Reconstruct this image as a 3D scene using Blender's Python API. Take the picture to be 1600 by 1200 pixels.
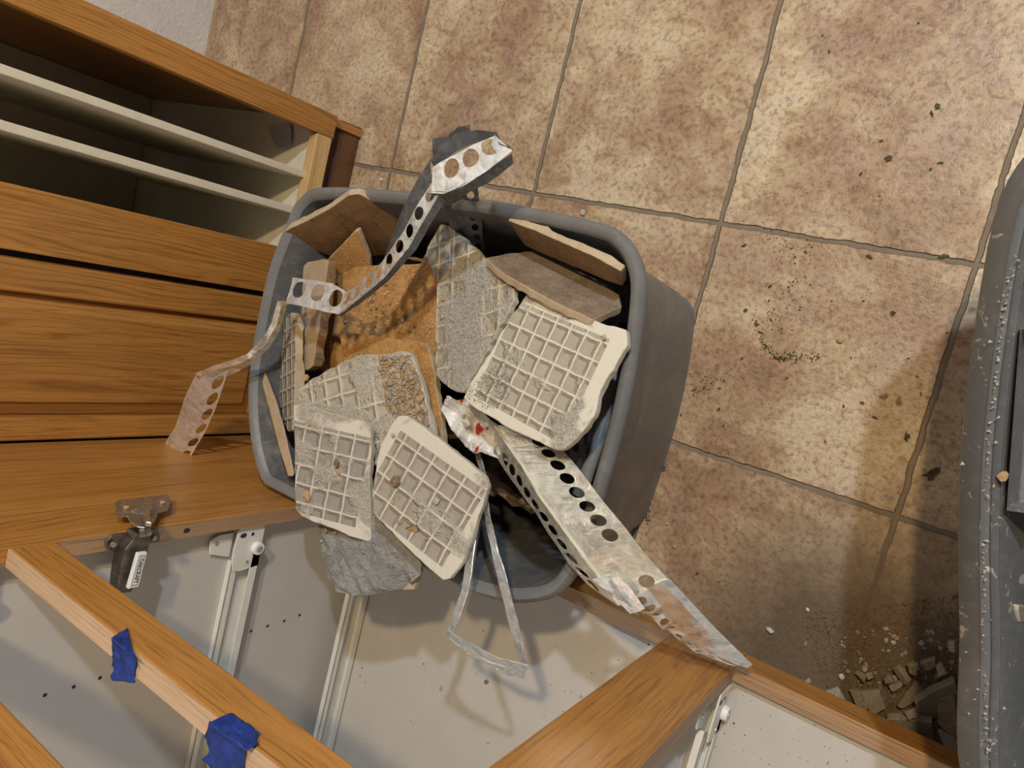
import bpy, bmesh, math, random
from mathutils import Vector, Matrix, noise
C = bpy.context.scene.collection
for o in list(bpy.data.objects): bpy.data.objects.remove(o)
random.seed(7)
# ------------------------------------------------------------------ units
# plan frame: x along tile rows, y along tile columns (towards the open cabinet), h up; one floor tile = 1 unit = 0.335 m
S = 0.335
def V(x, y, h=0): return Vector((x*S, -y*S, h*S))
FL = 1170.05
Rm = Matrix(((0.81425256,-0.23972349,0.52870164),(0.26483784,0.96385218,0.02915277),(-0.51657884,0.11628248,0.84830696)))
CP = Vector((2.15184, 0.52149, 3.28377))
def ray(u, v):
    d = Rm.transposed() @ Vector(((u-800)/FL, (v-600)/FL, 1)); return Vector((d.x, d.y, -d.z))
def at(u, v, h=0):                       # point of the place seen at photo pixel (u,v) at height h
    d = ray(u, v); p = CP + d*((h-CP.z)/d.z); return V(*p)
def aty(u, v, y):
    d = ray(u, v); p = CP + d*((y-CP.y)/d.y); return V(*p)
def atx(u, v, x):
    d = ray(u, v); p = CP + d*((x-CP.x)/d.x); return V(*p)
def onp(u, v, P0, n):                    # on a plane of the place
    o = V(*CP); q = V(*(CP+ray(u, v)))-o; return o + q*((P0-o).dot(n)/q.dot(n))
# ------------------------------------------------------------------ camera
cam = bpy.data.cameras.new('camera'); co = bpy.data.objects.new('camera', cam); C.objects.link(co)
cam.sensor_width = 36; cam.lens = FL/1600*36; cam.clip_start = 0.02
def w(r): return Vector((r[0], -r[1], -r[2]))
right, down, fwd = w(Rm[0]), w(Rm[1]), w(Rm[2])
M = Matrix((right, -down, -fwd)).transposed().to_4x4(); M.translation = V(*CP); co.matrix_world = M
bpy.context.scene.camera = co
# ------------------------------------------------------------------ world, lamps, exposure
sc = bpy.context.scene
sc.view_settings.view_transform = 'Standard'; sc.view_settings.look = 'None'
sc.view_settings.gamma = 1; sc.view_settings.use_curve_mapping = False
sc.view_settings.exposure = 0.0
wd = bpy.data.worlds.new('room_light'); sc.world = wd; wd.use_nodes = True
_t = wd.node_tree; _c = _t.nodes.new('ShaderNodeTexCoord'); _n = _t.nodes.new('ShaderNodeTexNoise'); _n.inputs['Scale'].default_value = 2.2; _n.inputs['Detail'].default_value = 2
_r = _t.nodes.new('ShaderNodeValToRGB'); _r.color_ramp.elements[0].position = .40; _r.color_ramp.elements[0].color = (.09, .075, .06, 1); _r.color_ramp.elements[1].position = .66; _r.color_ramp.elements[1].color = (1.5, 1.45, 1.4, 1)
_t.links.new(_c.outputs['Generated'], _n.inputs['Vector']); _t.links.new(_n.outputs[0], _r.inputs[0]); _t.links.new(_r.outputs[0], _t.nodes['Background'].inputs[0])   # uneven light of the room around
_t.nodes['Background'].inputs[1].default_value = 0.125
def lamp(name, pos, energy, col, size):
    l = bpy.data.lights.new(name, 'POINT'); l.energy = energy; l.color = col; l.shadow_soft_size = size
    o = bpy.data.objects.new(name, l); o.location = pos; C.objects.link(o); o['label'] = 'round ceiling lamp above the kitchen floor'; o['category'] = 'lamp'; return o
lamp('ceiling_lamp', V(1.1+0.43*5.4, 1.8-1.05*5.4, 6.4), 130, (0.70, 0.84, 1.0), 0.045)
lamp('ceiling_lamp', V(1.1+0.26*5.4, 1.8-0.67*5.4, 6.4), 86, (1.0, 0.76, 0.44), 0.045)
lamp('ceiling_lamp', V(1.1-0.06*7.2, 1.8-0.66*7.2, 8.1), 10, (1.0, 0.86, 0.70), 0.06)
# ------------------------------------------------------------------ materials
def mat(name):
    m = bpy.data.materials.new(name); m.use_nodes = True; nt = m.node_tree
    b = nt.nodes['Principled BSDF']; return m, nt, b
class G:                                   # small node graph helper
    def __init__(s, nt): s.nt = nt
    def n(s, t, ins=(), **kw):
        x = s.nt.nodes.new(t)
        for k, v in kw.items(): setattr(x, k, v)
        for k, v in (ins.items() if isinstance(ins, dict) else enumerate(ins)):
            if v is None: continue
            if hasattr(v, 'is_output') or isinstance(v, bpy.types.NodeSocket): s.nt.links.new(v, x.inputs[k])
            else: x.inputs[k].default_value = v
        return x
    def m(s, op, a, b=None, c=None, clamp=False):
        x = s.n('ShaderNodeMath', [a, b, c], operation=op); x.use_clamp = clamp; return x.outputs[0]
    def pos(s, sx=1, sy=1, sz=1, rnd=0):
        g = s.n('ShaderNodeNewGeometry').outputs['Position']
        if rnd:
            r = s.n('ShaderNodeObjectInfo').outputs['Random']
            g = s.n('ShaderNodeVectorMath', [g, None], operation='ADD'); k = s.m('MULTIPLY', r, rnd)
            cb = s.n('ShaderNodeCombineXYZ', [k, k, k]); s.nt.links.new(cb.outputs[0], g.inputs[1]); g = g.outputs[0]
        return s.n('ShaderNodeVectorMath', [g, (sx, sy, sz)], operation='MULTIPLY').outputs[0]
    def noise(s, vec, scale, detail=4, rough=.6, dist=0):
        return s.n('ShaderNodeTexNoise', {'Vector': vec, 'Scale': scale, 'Detail': detail, 'Roughness': rough, 'Distortion': dist}).outputs[0]
    def ramp(s, f, stops):
        r = s.n('ShaderNodeValToRGB', [f]); e = r.color_ramp.elements
        while len(e) < len(stops): e.new(0.5)
        for q, (p, c) in zip(e, stops):
            q.position = p; q.color = (*c, 1) if not isinstance(c, (int, float)) else (c, c, c, 1)
        return r.outputs[0]
    def mix(s, f, a, b, bt='MIX'):
        x = s.nt.nodes.new('ShaderNodeMix'); x.data_type = 'RGBA'; x.blend_type = bt
        for i, v in ((0, f), (6, a), (7, b)):
            if isinstance(v, bpy.types.NodeSocket): s.nt.links.new(v, x.inputs[i])
            elif i == 0: x.inputs[0].default_value = v
            else: x.inputs[i].default_value = (*v, 1)
        return x.outputs[2]
    def bump(s, hgt, strength, dist, nrm=None):
        return s.n('ShaderNodeBump', {'Strength': strength, 'Distance': dist, 'Height': hgt, **({'Normal': nrm} if nrm else {})}).outputs[0]
def setp(g, b, **kw):
    for k, v in kw.items():
        k = k.replace('_', ' ')
        if isinstance(v, bpy.types.NodeSocket): g.nt.links.new(v, b.inputs[k])
        else: b.inputs[k].default_value = (*v, 1) if isinstance(v, tuple) and len(v) == 3 else v

def floor_mat():
    m, nt, b = mat('ceramic_floor'); g = G(nt); p = g.pos()
    sp = g.n('ShaderNodeSeparateXYZ', [p])
    wob = g.m('MULTIPLY', g.m('SUBTRACT', g.noise(p, 22, 3), .5), .03)
    def line(sock, sgn):
        t = g.m('ADD', g.m('MULTIPLY', sock, sgn/S), wob)
        return g.m('ABSOLUTE', g.m('SUBTRACT', t, g.m('ROUND', t)))
    dx = line(sp.outputs[0], 1); dy = line(sp.outputs[1], -1)
    d = g.m('MINIMUM', dx, dy)
    gr = g.m('SUBTRACT', 1, g.m('MULTIPLY', g.m('SUBTRACT', d, .0078), 240, clamp=True), clamp=True)
    # each tile has its own cloud pattern
    fl = lambda sock, sgn: g.m('ROUND', g.m('SUBTRACT', g.m('MULTIPLY', sock, sgn/S), .5))
    cell = g.n('ShaderNodeCombineXYZ', [fl(sp.outputs[0], 1), fl(sp.outputs[1], -1), 0.0])
    rv = g.n('ShaderNodeTexWhiteNoise', {'Vector': cell.outputs[0]}, noise_dimensions='3D')
    off = g.n('ShaderNodeVectorMath', [rv.outputs['Color'], (9, 9, 9)], operation='MULTIPLY').outputs[0]
    q = g.n('ShaderNodeVectorMath', [p, off], operation='ADD').outputs[0]
    big = g.noise(q, 4.5, 6, .62, .5); mid = g.noise(q, 19, 8, .72, .8); fine = g.noise(q, 130, 4, .7)
    f = g.m('ADD', g.m('MULTIPLY', big, .62), g.m('MULTIPLY', mid, .38))
    col = g.ramp(f, [(.34, (.24, .14, .085)), (.43, (.38, .245, .15)), (.50, (.50, .365, .23)), (.56, (.63, .50, .335)), (.66, (.60, .52, .41))])
    pk = g.ramp(g.noise(q, 11, 5, .6), [(.50, 0.0), (.68, 1.0)])
    col = g.mix(g.m('MULTIPLY', pk, .55), col, (.44, .30, .235))
    fine_c = g.ramp(fine, [(.36, (.52, .45, .38)), (.50, (1, 1, 1)), (.66, (1.16, 1.15, 1.12))])
    col = g.mix(.8, col, fine_c, 'MULTIPLY')
    pit = g.ramp(g.noise(q, 75, 5, .75), [(.60, 0.0), (.70, 1.0)])
    col = g.mix(g.m('MULTIPLY', pit, .55), col, (.22, .13, .075))
    col = g.mix(g.m('MULTIPLY', rv.outputs['Value'], .14), col, (.36, .22, .13))
    grc = g.mix(g.noise(p, 60, 4), (.17, .13, .09), (.30, .24, .175))
    col = g.mix(gr, col, grc)
    # trodden dust towards the demolition rubble: a stain of its own shape
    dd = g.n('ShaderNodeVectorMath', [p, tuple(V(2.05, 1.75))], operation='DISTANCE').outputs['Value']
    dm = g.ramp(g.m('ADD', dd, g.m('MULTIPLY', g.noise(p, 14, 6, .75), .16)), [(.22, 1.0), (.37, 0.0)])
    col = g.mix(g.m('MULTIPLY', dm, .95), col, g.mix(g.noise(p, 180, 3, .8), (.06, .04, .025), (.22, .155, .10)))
    rough = g.ramp(mid, [(.35, .26), (.65, .45)])
    rough = g.mix(g.m('MAXIMUM', gr, dm), rough, (.85, .85, .85))
    hgt = g.m('ADD', g.m('MULTIPLY', g.m('MAXIMUM', g.m('SUBTRACT', 1, gr), dm), 1.5), g.m('ADD', g.m('MULTIPLY', mid, .55), g.m('MULTIPLY', fine, .30)))
    setp(g, b, Base_Color=col, Roughness=rough, Normal=g.bump(hgt, .9, .0034))
    return m
def wood(axis, base=(.46, .212, .050), dark=(.18, .064, .013), name='oak', rough=.33, edge=False):
    m, nt, b = mat(name + '_' + axis); g = G(nt)
    q = g.pos(rnd=3.0); sp = g.n('ShaderNodeSeparateXYZ', [q]); i = 'xyz'.index(axis)
    cr = [sp.outputs[j] for j in range(3) if j != i]
    s = {'x': (.10, 1, 1), 'y': (1, .10, 1), 'z': (1, 1, .10)}[axis]
    p = g.pos(*s, rnd=3.0)
    wv = g.noise(p, 13, 2, .5, .3)
    t = g.m('ADD', g.m('MULTIPLY', g.m('ADD', cr[0], cr[1]), 110 if not edge else 260), g.m('MULTIPLY', wv, 13 if not edge else 5))
    fr = g.m('FRACT', t); rings = g.ramp(fr, [(.0, 1.0), (.14, .35), (.5, .0), (.82, .12), (1.0, 1.0)])
    s2 = {'x': (.03, 1, 1), 'y': (1, .03, 1), 'z': (1, 1, .03)}[axis]
    p2 = g.pos(*s2, rnd=3.0)
    st = g.noise(p2, 420, 4, .7); soft = g.noise(p2, 45, 3, .6); bl = g.noise(g.pos(*s, rnd=3.0), 30, 4, .6)
    col = g.mix(g.m('MULTIPLY', rings, g.m('MULTIPLY', g.ramp(bl, [(.35, .25), (.6, 1.0)]), .85)), base, dark)
    col = g.mix(g.ramp(soft, [(.40, .0), (.70, .65)]), col, tuple(c*1.35 for c in base))
    col = g.mix(g.ramp(g.noise(g.pos(rnd=3.0), 5, 3), [(.4, 0.0), (.7, .35)]), col, tuple(c*.7 for c in base))
    col = g.mix(g.m('MULTIPLY', g.ramp(st, [(.53, 0.0), (.64, 1.0)]), .55), col, tuple(c*.75 for c in dark))
    setp(g, b, Base_Color=col, Roughness=rough, Coat_Weight=.25, Coat_Roughness=.3, Normal=g.bump(g.m('SUBTRACT', rings, st), .12, .0008))
    return m
OAK = {a: wood(a) for a in 'xyz'}
RAW = {a: wood(a, (.42, .25, .13), (.16, .08, .04), 'raw_oak', .6, True) for a in 'xz'}
PALE = wood('x', (.62, .42, .27), (.45, .27, .15), 'pale_oak', .55)
PALEY = wood('y', (.64, .43, .20), (.48, .28, .11), 'pale_oak', .5)
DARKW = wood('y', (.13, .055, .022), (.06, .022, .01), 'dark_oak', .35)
def flat(name, col, rough=.5, metal=0, nz=.08, scale=40, bmp=0, bs=200):
    m, nt, b = mat(name); g = G(nt); p = g.pos()
    f = g.ramp(g.noise(p, scale, 5, .65), [(.3, 1-nz*2), (.7, 1+nz)])
    kw = {}
    if bmp: kw['Normal'] = g.bump(g.noise(p, bs, 5, .7), 1, bmp)
    setp(g, b, Base_Color=g.mix(1, col, f, 'MULTIPLY'), Roughness=rough, Metallic=metal, **kw); return m
def speckled(name, col, dots=.9):
    m, nt, b = mat(name); g = G(nt); p = g.pos()
    v = g.n('ShaderNodeTexVoronoi', {'Vector': p, 'Scale': 75.0}); 
    pick = g.m('GREATER_THAN', g.n('ShaderNodeSeparateColor', [v.outputs['Color']]).outputs[0], dots)
    dot = g.m('MULTIPLY', g.m('LESS_THAN', v.outputs['Distance'], .11), pick)
    c = g.mix(g.ramp(g.noise(p, 14, 4), [(.35, 0.0), (.75, .35)]), col, tuple(x*.82 for x in col))
    setp(g, b, Base_Color=g.mix(dot, c, (.07, .05, .035)), Roughness=.42); return m
MEL = speckled('melamine', (.585, .545, .50)); MELC = flat('cream_melamine', (.70, .65, .52), .45, 0, .04)
BACK = flat('cabinet_back', (.30, .245, .18), .6, 0, .1, 20)
BLACKGAP = flat('gap_shade', (.01, .008, .006), .8)
STUCCO = flat('stucco', (.74, .72, .70), .7, 0, .05, 12, .004, 90)
def bin_mat(name, base, smear=(.48, .44, .37), amt=.8, spots=0):
    m, nt, b = mat(name); g = G(nt); p = g.pos()
    n1 = g.noise(p, 9, 8, .7, 1.3); n2 = g.noise(p, 45, 6, .7, .5)
    k = g.m('MULTIPLY', g.ramp(n1, [(.50, 0.0), (.72, .75)]), g.ramp(n2, [(.38, 0.0), (.62, 1.0)]))
    col = g.mix(g.m('MULTIPLY', k, amt), base, smear)
    sw = g.ramp(g.noise(g.pos(1, 1, .3), 28, 6, .6, 2.5), [(.54, 0.0), (.60, .35), (.66, 0.0)])
    col = g.mix(g.m('MULTIPLY', sw, amt), col, tuple(c*.85 for c in smear))
    if spots:
        s = g.ramp(g.noise(p, 46, 6, .74, 1.0), [(.605, 0.0), (.635, 1.0)]); col = g.mix(s, col, (.56, .50, .40))
    setp(g, b, Base_Color=col, Roughness=g.ramp(n1, [(.4, .33), (.7, .6)]), Normal=g.bump(n2, .25, .0008)); return m
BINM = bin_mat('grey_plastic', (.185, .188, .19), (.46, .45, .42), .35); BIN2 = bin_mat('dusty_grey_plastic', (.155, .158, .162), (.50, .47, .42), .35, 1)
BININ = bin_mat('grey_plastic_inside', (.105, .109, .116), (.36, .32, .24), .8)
def steel(name, col=(.62, .62, .60), rough=.32, dirt=.5, mt=.72):
    m, nt, b = mat(name); g = G(nt); p = g.pos()
    n1 = g.noise(p, 60, 6, .7, .8); n2 = g.noise(p, 18, 4, .6)
    k = g.m('MULTIPLY', g.ramp(n1, [(.5, 0.0), (.66, 1.0)]), dirt)
    sg = g.ramp(g.noise(g.pos(1, 1.6, .8), 42, 5, .7, 1.5), [(.34, .66), (.5, 1.0), (.66, 1.25)])
    setp(g, b, Base_Color=g.mix(k, g.mix(1, col, sg, 'MULTIPLY'), (.46, .41, .32)), Metallic=g.m('SUBTRACT', mt, g.m('MULTIPLY', k, .5)),
         Roughness=g.m('ADD', rough, g.m('MULTIPLY', n1, .25)), Normal=g.bump(g.m('ADD', n2, g.m('MULTIPLY', n1, .4)), .5, .003)); return m
STEEL = steel('galvanised_steel', (.92, .95, .98), .12, .2, .72); STEELD = steel('dark_and_shaded_steel', (.13, .14, .155), .3, .25, .6)  # dark copy also paints shade on the arching bead's darker faces
STEELW = steel('dusty_steel', (.88, .86, .78), .16, .5, .72)
NICKEL = steel('nickel', (.55, .52, .48), .25, .05, .92); GUN = steel('gunmetal', (.20, .175, .15), .3, .05, .9)
WHITEP = flat('white_enamel', (.78, .76, .70), .35, 0, .03); WPL = flat('white_plastic', (.85, .85, .84), .4, 0, .02)
BLACK = flat('black_print', (.02, .02, .02), .5)
BLUE = flat('blue_masking_tape', (.012, .045, .30), .55, 0, .3, 60, .002, 120)
def tile_back(name, cell=.052, base=(.50, .44, .35), ridge=(.68, .63, .54), dust=.5, dustc=(.60, .56, .49), box=None, dscale=18, wid=.10, seed=0, cool=0):
    m, nt, b = mat(name); g = G(nt)
    uv = g.n('ShaderNodeUVMap').outputs[0]; p = g.pos()
    sp = g.n('ShaderNodeSeparateXYZ', [uv])
    wv = g.m('MULTIPLY', g.m('SUBTRACT', g.noise(p, 70, 3), .5), .16)
    def line(s):
        t = g.m('ADD', g.m('DIVIDE', s, cell), wv); return g.m('ABSOLUTE', g.m('SUBTRACT', t, g.m('ROUND', t)))
    u, v = sp.outputs[0], sp.outputs[1]
    d = g.m('MINIMUM', line(u), line(v))
    d2 = g.m('DIVIDE', d, .5)
    cellm = g.ramp(d2, [(wid*.5, 0.0), (wid*.5+.08, 1.0)]); soft = g.ramp(d2, [(wid*.5, 0.0), (wid+.34, 1.0)])      # 1 inside a cell
    if box:
        x0, x1, y0, y1 = box
        ins = g.m('MULTIPLY', g.m('MULTIPLY', g.m('GREATER_THAN', u, x0), g.m('LESS_THAN', u, x1)), g.m('MULTIPLY', g.m('GREATER_THAN', v, y0), g.m('LESS_THAN', v, y1)))
        cellm = g.m('MULTIPLY', cellm, ins); soft = g.m('MULTIPLY', soft, ins)
    off = g.n('ShaderNodeVectorMath', [p, (seed, seed*.7, 0)], operation='ADD').outputs[0]
    dn = g.ramp(g.noise(off, dscale, 5, .6, .4), [(.62-dust*.3, 0.0), (.70-dust*.3, 1.0)])
    cm = g.m('MULTIPLY', soft, g.m('SUBTRACT', 1, g.m('MULTIPLY', dn, .8)))
    n1 = g.noise(p, 90, 5, .7); n2 = g.noise(p, 420, 3, .8); n3 = g.noise(p, 30, 4, .6)
    cellc = g.mix(n3, tuple(c*.72 for c in base), tuple(c*1.1 for c in base))
    col = g.mix(cellm, ridge, cellc)
    gran = g.mix(g.ramp(n2, [(.38, 0.0), (.62, 1.0)]), tuple(c*.62 for c in dustc), tuple(min(1, c*1.2) for c in dustc))
    col = g.mix(dn, col, gran)
    st = g.ramp(n1, [(.60, 0.0), (.70, 1.0)]); col = g.mix(g.m('MULTIPLY', st, .35), col, (.33, .23, .12))
    hgt = g.m('ADD', g.m('MULTIPLY', g.m('SUBTRACT', 1, cm), 1.9), g.m('ADD', g.m('MULTIPLY', g.m('MULTIPLY', dn, n2), 1.6), g.m('MULTIPLY', n1, .7)))
    setp(g, b, Base_Color=col, Roughness=.9, Normal=g.bump(hgt, .9, .0022)); return m
def clay(name, a, c, dust=.35, dcol=(.62, .52, .38), bd=.0012):
    m, nt, b = mat(name); g = G(nt); p = g.pos()
    n1 = g.noise(p, 30, 6, .7, .5); n2 = g.noise(p, 260, 4, .75)
    col = g.mix(g.ramp(n1, [(.35, 0.0), (.65, 1.0)]), a, c)
    col = g.mix(g.m('MULTIPLY', g.ramp(n2, [(.52, 0.0), (.62, 1.0)]), dust), col, dcol)
    setp(g, b, Base_Color=col, Roughness=.75, Normal=g.bump(g.m('ADD', g.m('MULTIPLY', n1, .35), n2), .8, bd)); return m
BODY = clay('bisque_edge', (.44, .32, .20), (.56, .45, .31)); WHITEB = clay('pale_bisque_edge', (.58, .52, .43), (.66, .60, .50))
ORANGE = clay('orange_glaze', (.33, .155, .04), (.54, .29, .09), .6, (.66, .48, .25))
BROWNG = clay('brown_glaze', (.17, .095, .04), (.33, .20, .095), .35, (.5, .38, .24))
GREYB = clay('grey_brown_glaze', (.17, .115, .075), (.31, .225, .155), .35, (.5, .42, .32))
DARKB = clay('dark_debris', (.09, .06, .035), (.20, .14, .08), .2)
MORTAR = clay('mortar', (.25, .245, .235), (.37, .36, .345), .5, (.40, .39, .37), .0035)
PEBG = clay('grey_pebble', (.34, .33, .33), (.46, .45, .44)); PEBW = clay('white_pebble', (.62, .60, .56), (.72, .70, .66))
CHIPT = clay('tan_chip', (.40, .25, .11), (.56, .39, .20)); CHIPD = clay('dark_chip', (.15, .09, .045), (.26, .17, .09))
SHARD = clay('dusty_shard', (.27, .23, .18), (.38, .33, .26), .3); LEAFG = clay('green_leaf', (.035, .05, .018), (.10, .11, .045), .1)
LEAFB = clay('brown_leaf', (.05, .03, .015), (.13, .08, .04), .1)
def bag_mat():
    m, nt, b = mat('printed_film'); g = G(nt); p = g.pos()
    s = g.ramp(g.noise(g.pos(1, 1, 1), 26, 2, .5, .3), [(.60, 0.0), (.61, 1.0)])
    dn = g.ramp(g.noise(p, 70, 5, .7), [(.55, 0.0), (.68, .6)])
    c = g.mix(s, (.80, .79, .76), (.50, .03, .03)); c = g.mix(dn, c, (.45, .38, .27))
    setp(g, b, Base_Color=c, Roughness=.6); return m
BAG = bag_mat()
FLOORM = floor_mat()
# ------------------------------------------------------------------ object helpers
WL = {}
def link(name, me, m, parent=None, label=None, cat=None, group=None, kind=None):
    o = bpy.data.objects.new(name, me); C.objects.link(o)
    for x in (m if isinstance(m, (list, tuple)) else [m]): me.materials.append(x)
    if len(me.vertices):
        c = sum((v.co for v in me.vertices), Vector())/len(me.vertices)
        me.transform(Matrix.Translation(-c)); o.location = c
    WL[o.name] = o.location.copy()
    if parent:
        o.parent = parent; o.location = o.location - WL.get(parent.name, parent.location)
    if label: o['label'] = label
    if cat: o['category'] = cat
    if group: o['group'] = group
    if kind: o['kind'] = kind
    return o
def empty(name, loc, label, cat, group=None):
    o = bpy.data.objects.new(name, None); C.objects.link(o); o.location = loc; o.empty_display_size = .05
    o['label'] = label; o['category'] = cat
    if group: o['group'] = group
    return o
def bm_done(bm, name, smooth=False):
    bmesh.ops.recalc_face_normals(bm, faces=bm.faces)
    if smooth:
        for f in bm.faces: f.smooth = True
    me = bpy.data.meshes.new(name); bm.to_mesh(me); bm.free(); return me
def bevel(o, wd_, seg=2):
    b = o.modifiers.new('b', 'BEVEL'); b.width = wd_; b.segments = seg; b.limit_method = 'ANGLE'; b.angle_limit = .6; return o
def solid(o, t, off=0):
    s = o.modifiers.new('s', 'SOLIDIFY'); s.thickness = t; s.offset = off; return o
def addbox(bm, x0, x1, y0, y1, h0, h1):
    vs = [bm.verts.new(V(x, y, h)) for x in (x0, x1) for y in (y0, y1) for h in (h0, h1)]
    for f in ((0,1,3,2), (4,6,7,5), (0,4,5,1), (2,3,7,6), (0,2,6,4), (1,5,7,3)): bm.faces.new([vs[i] for i in f])
def box(name, x0, x1, y0, y1, h0, h1, m, bev=.0012, **kw):
    bm = bmesh.new(); addbox(bm, x0, x1, y0, y1, h0, h1); o = link(name, bm_done(bm, name), m, **kw)
    if bev: bevel(o, bev)
    return o
def prism(name, pts, ext, m, bev=.001, smooth=False, **kw):   # polygon of 3D points extruded by vector
    bm = bmesh.new(); a = [bm.verts.new(p) for p in pts]; b = [bm.verts.new(p+ext) for p in pts]; n = len(a)
    bm.faces.new(a); bm.faces.new(b[::-1])
    for i in range(n): bm.faces.new((a[i], b[i], b[(i+1) % n], a[(i+1) % n]))
    o = link(name, bm_done(bm, name), m, **kw)
    if bev: bevel(o, bev)
    return o
def jagged(pts, step, amp, rnd):
    out = []; n = len(pts)
    for i in range(n):
        a, b = Vector(pts[i]), Vector(pts[(i+1) % n]); L = (b-a).length; k = max(1, int(L/step))
        t = Vector((-(b-a).y, (b-a).x)).normalized() if L else Vector((0, 0))
        for j in range(k):
            p = a.lerp(b, j/k)
            if j: p = p + t*rnd.uniform(-amp, amp)
            out.append((p.x, p.y))
    return out
def slab(name, outline, plane, th, mats, jag=1.0, step=9, uvdir=(0, 1), bev=.0016, seed=1, edgeon=False, clamp=False, **kw):
    """a broken piece of tile: outline as seen in the photo, laid on the plane through three points of the place"""
    rnd = random.Random(seed)
    P = [at(*q) for q in plane]; n = (P[1]-P[0]).cross(P[2]-P[0]).normalized()
    if n.dot(V(*CP)-P[0]) < 0: n = -n
    o2 = jagged(outline, step, jag, rnd) if jag else outline
    pts = [onp(u, v, P[0], n) for u, v in o2]
    if clamp:
        ring = [(q.x, q.y) for q in inset(rim1, .22)]
        for q in pts:
            for _ in range(40):
                if inpoly(q.x, q.y, ring): break
                q.x += (basec.x-q.x)*.06; q.y += (basec.y-q.y)*.06
            q.z = max(.05, min(q.z, .8*S))
    e1 = (onp(*outline[uvdir[1]], P[0], n)-onp(*outline[uvdir[0]], P[0], n)).normalized(); e2 = n.cross(e1)
    org = onp(*outline[uvdir[0]], P[0], n)
    if (sum(pts, Vector())/len(pts)-org).dot(e2) < 0: e2 = -e2
    bm = bmesh.new(); uvl = bm.loops.layers.uv.new('UVMap')
    bk = (V(*CP)-pts[0]).normalized() if edgeon else n
    a = [bm.verts.new(p) for p in pts]; b = [bm.verts.new(p-bk*th*S*(1+.12*rnd.uniform(-1, 1))) for p in pts]; N = len(a)
    f0 = bm.faces.new(a); f1 = bm.faces.new(b[::-1]); f0.material_index = 0; f1.material_index = 1
    for i in range(N):
        f = bm.faces.new((a[i], b[i], b[(i+1) % N], a[(i+1) % N])); f.material_index = 1
    for f in bm.faces:
        for l in f.loops:
            d = l.vert.co-org; l[uvl].uv = (d.dot(e1)/S, d.dot(e2)/S)
    o = link(name, bm_done(bm, name), mats, **kw)
    bevel(o, bev, 2); return o
def chipmesh(name, size, flatn, seed, sub=1):
    rnd = random.Random(seed); bm = bmesh.new(); bmesh.ops.create_icosphere(bm, subdivisions=sub, radius=1)
    sx, sy = rnd.uniform(.6, 1.1), rnd.uniform(.5, .95)
    for v in bm.verts:
        k = rnd.uniform(.72, 1.15); v.co = Vector((v.co.x*sx*k, v.co.y*sy*k, max(-.8, min(.8, v.co.z))*flatn*k))*size
    return bm_done(bm, name)
def chip(name, p, size, m, flatn=.5, seed=0, rot=None, **kw):
    me = chipmesh(name, size, flatn, seed); me.materials.append(m)
    o = bpy.data.objects.new(name, me); C.objects.link(o); o.location = p + Vector((0, 0, size*flatn*.7))
    rnd = random.Random(seed+99); o.rotation_euler = rot or (rnd.uniform(-.3, .3), rnd.uniform(-.3, .3), rnd.uniform(0, 6.3))
    for k, v in kw.items(): o[{'label': 'label', 'cat': 'category', 'group': 'group', 'kind': 'kind'}[k]] = v
    return o
def grains(name, pts, m, smin, smax, seed, **kw):      # uncountable grit: one mesh of many tiny grains
    rnd = random.Random(seed); bm = bmesh.new()
    for p in pts:
        s = rnd.uniform(smin, smax); q = [Vector((rnd.uniform(-1, 1), rnd.uniform(-1, 1), rnd.uniform(-.3, .6)))*s for _ in range(5)]
        vs = [bm.verts.new(p+Vector((0, 0, s*.4))+x) for x in (Vector((s, 0, 0)), Vector((-.5*s, .8*s, 0)), Vector((-.6*s, -.8*s, 0)), Vector((.1*s, .1*s, s)), Vector((0, 0, -.5*s)))]
        for v, x in zip(vs, q): v.co += x*.5
        for f in ((0,1,3), (1,2,3), (2,0,3), (1,0,4), (2,1,4), (0,2,4)): bm.faces.new([vs[i] for i in f])
    return link(name, bm_done(bm, name), m, **kw)
def inpoly(u, v, poly):
    c = False; n = len(poly)
    for i in range(n):
        (x1, y1), (x2, y2) = poly[i], poly[i-1]
        if (y1 > v) != (y2 > v) and u < (x2-x1)*(v-y1)/(y2-y1)+x1: c = not c
    return c
def scatter(poly, k, seed, fn):
    rnd = random.Random(seed); xs = [p[0] for p in poly]; ys = [p[1] for p in poly]; out = []
    while len(out) < k:
        u, v = rnd.uniform(min(xs), max(xs)), rnd.uniform(min(ys), max(ys))
        if inpoly(u, v, poly): out.append(fn(u, v))
    return out
def planefn(plane, lift=0):
    P = [at(*q) for q in plane]; n = (P[1]-P[0]).cross(P[2]-P[0]).normalized()
    if n.dot(V(*CP)-P[0]) < 0: n = -n
    return lambda u, v: onp(u, v, P[0], n) + n*lift
# ------------------------------------------------------------------ room shell
X1, Y2 = -1.22, 1.665                      # cabinet fronts
XW, YW = -2.955, 3.45
st = dict(kind='structure')
box('floor', -3.3, 5.2, -4.0, 3.8, -.15, 0, FLOORM, 0, **st)
box('wall_left', XW-.25, XW, -4.0, 3.8, 0, 7.4, STUCCO, 0, **st)
box('wall_back', XW-.25, 5.2, YW, YW+.25, 0, 7.4, STUCCO, 0, **st)
box('baseboard_left', XW, XW+.012, -4.0, -.21, 0, .02, BODY, 0, **st)
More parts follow.
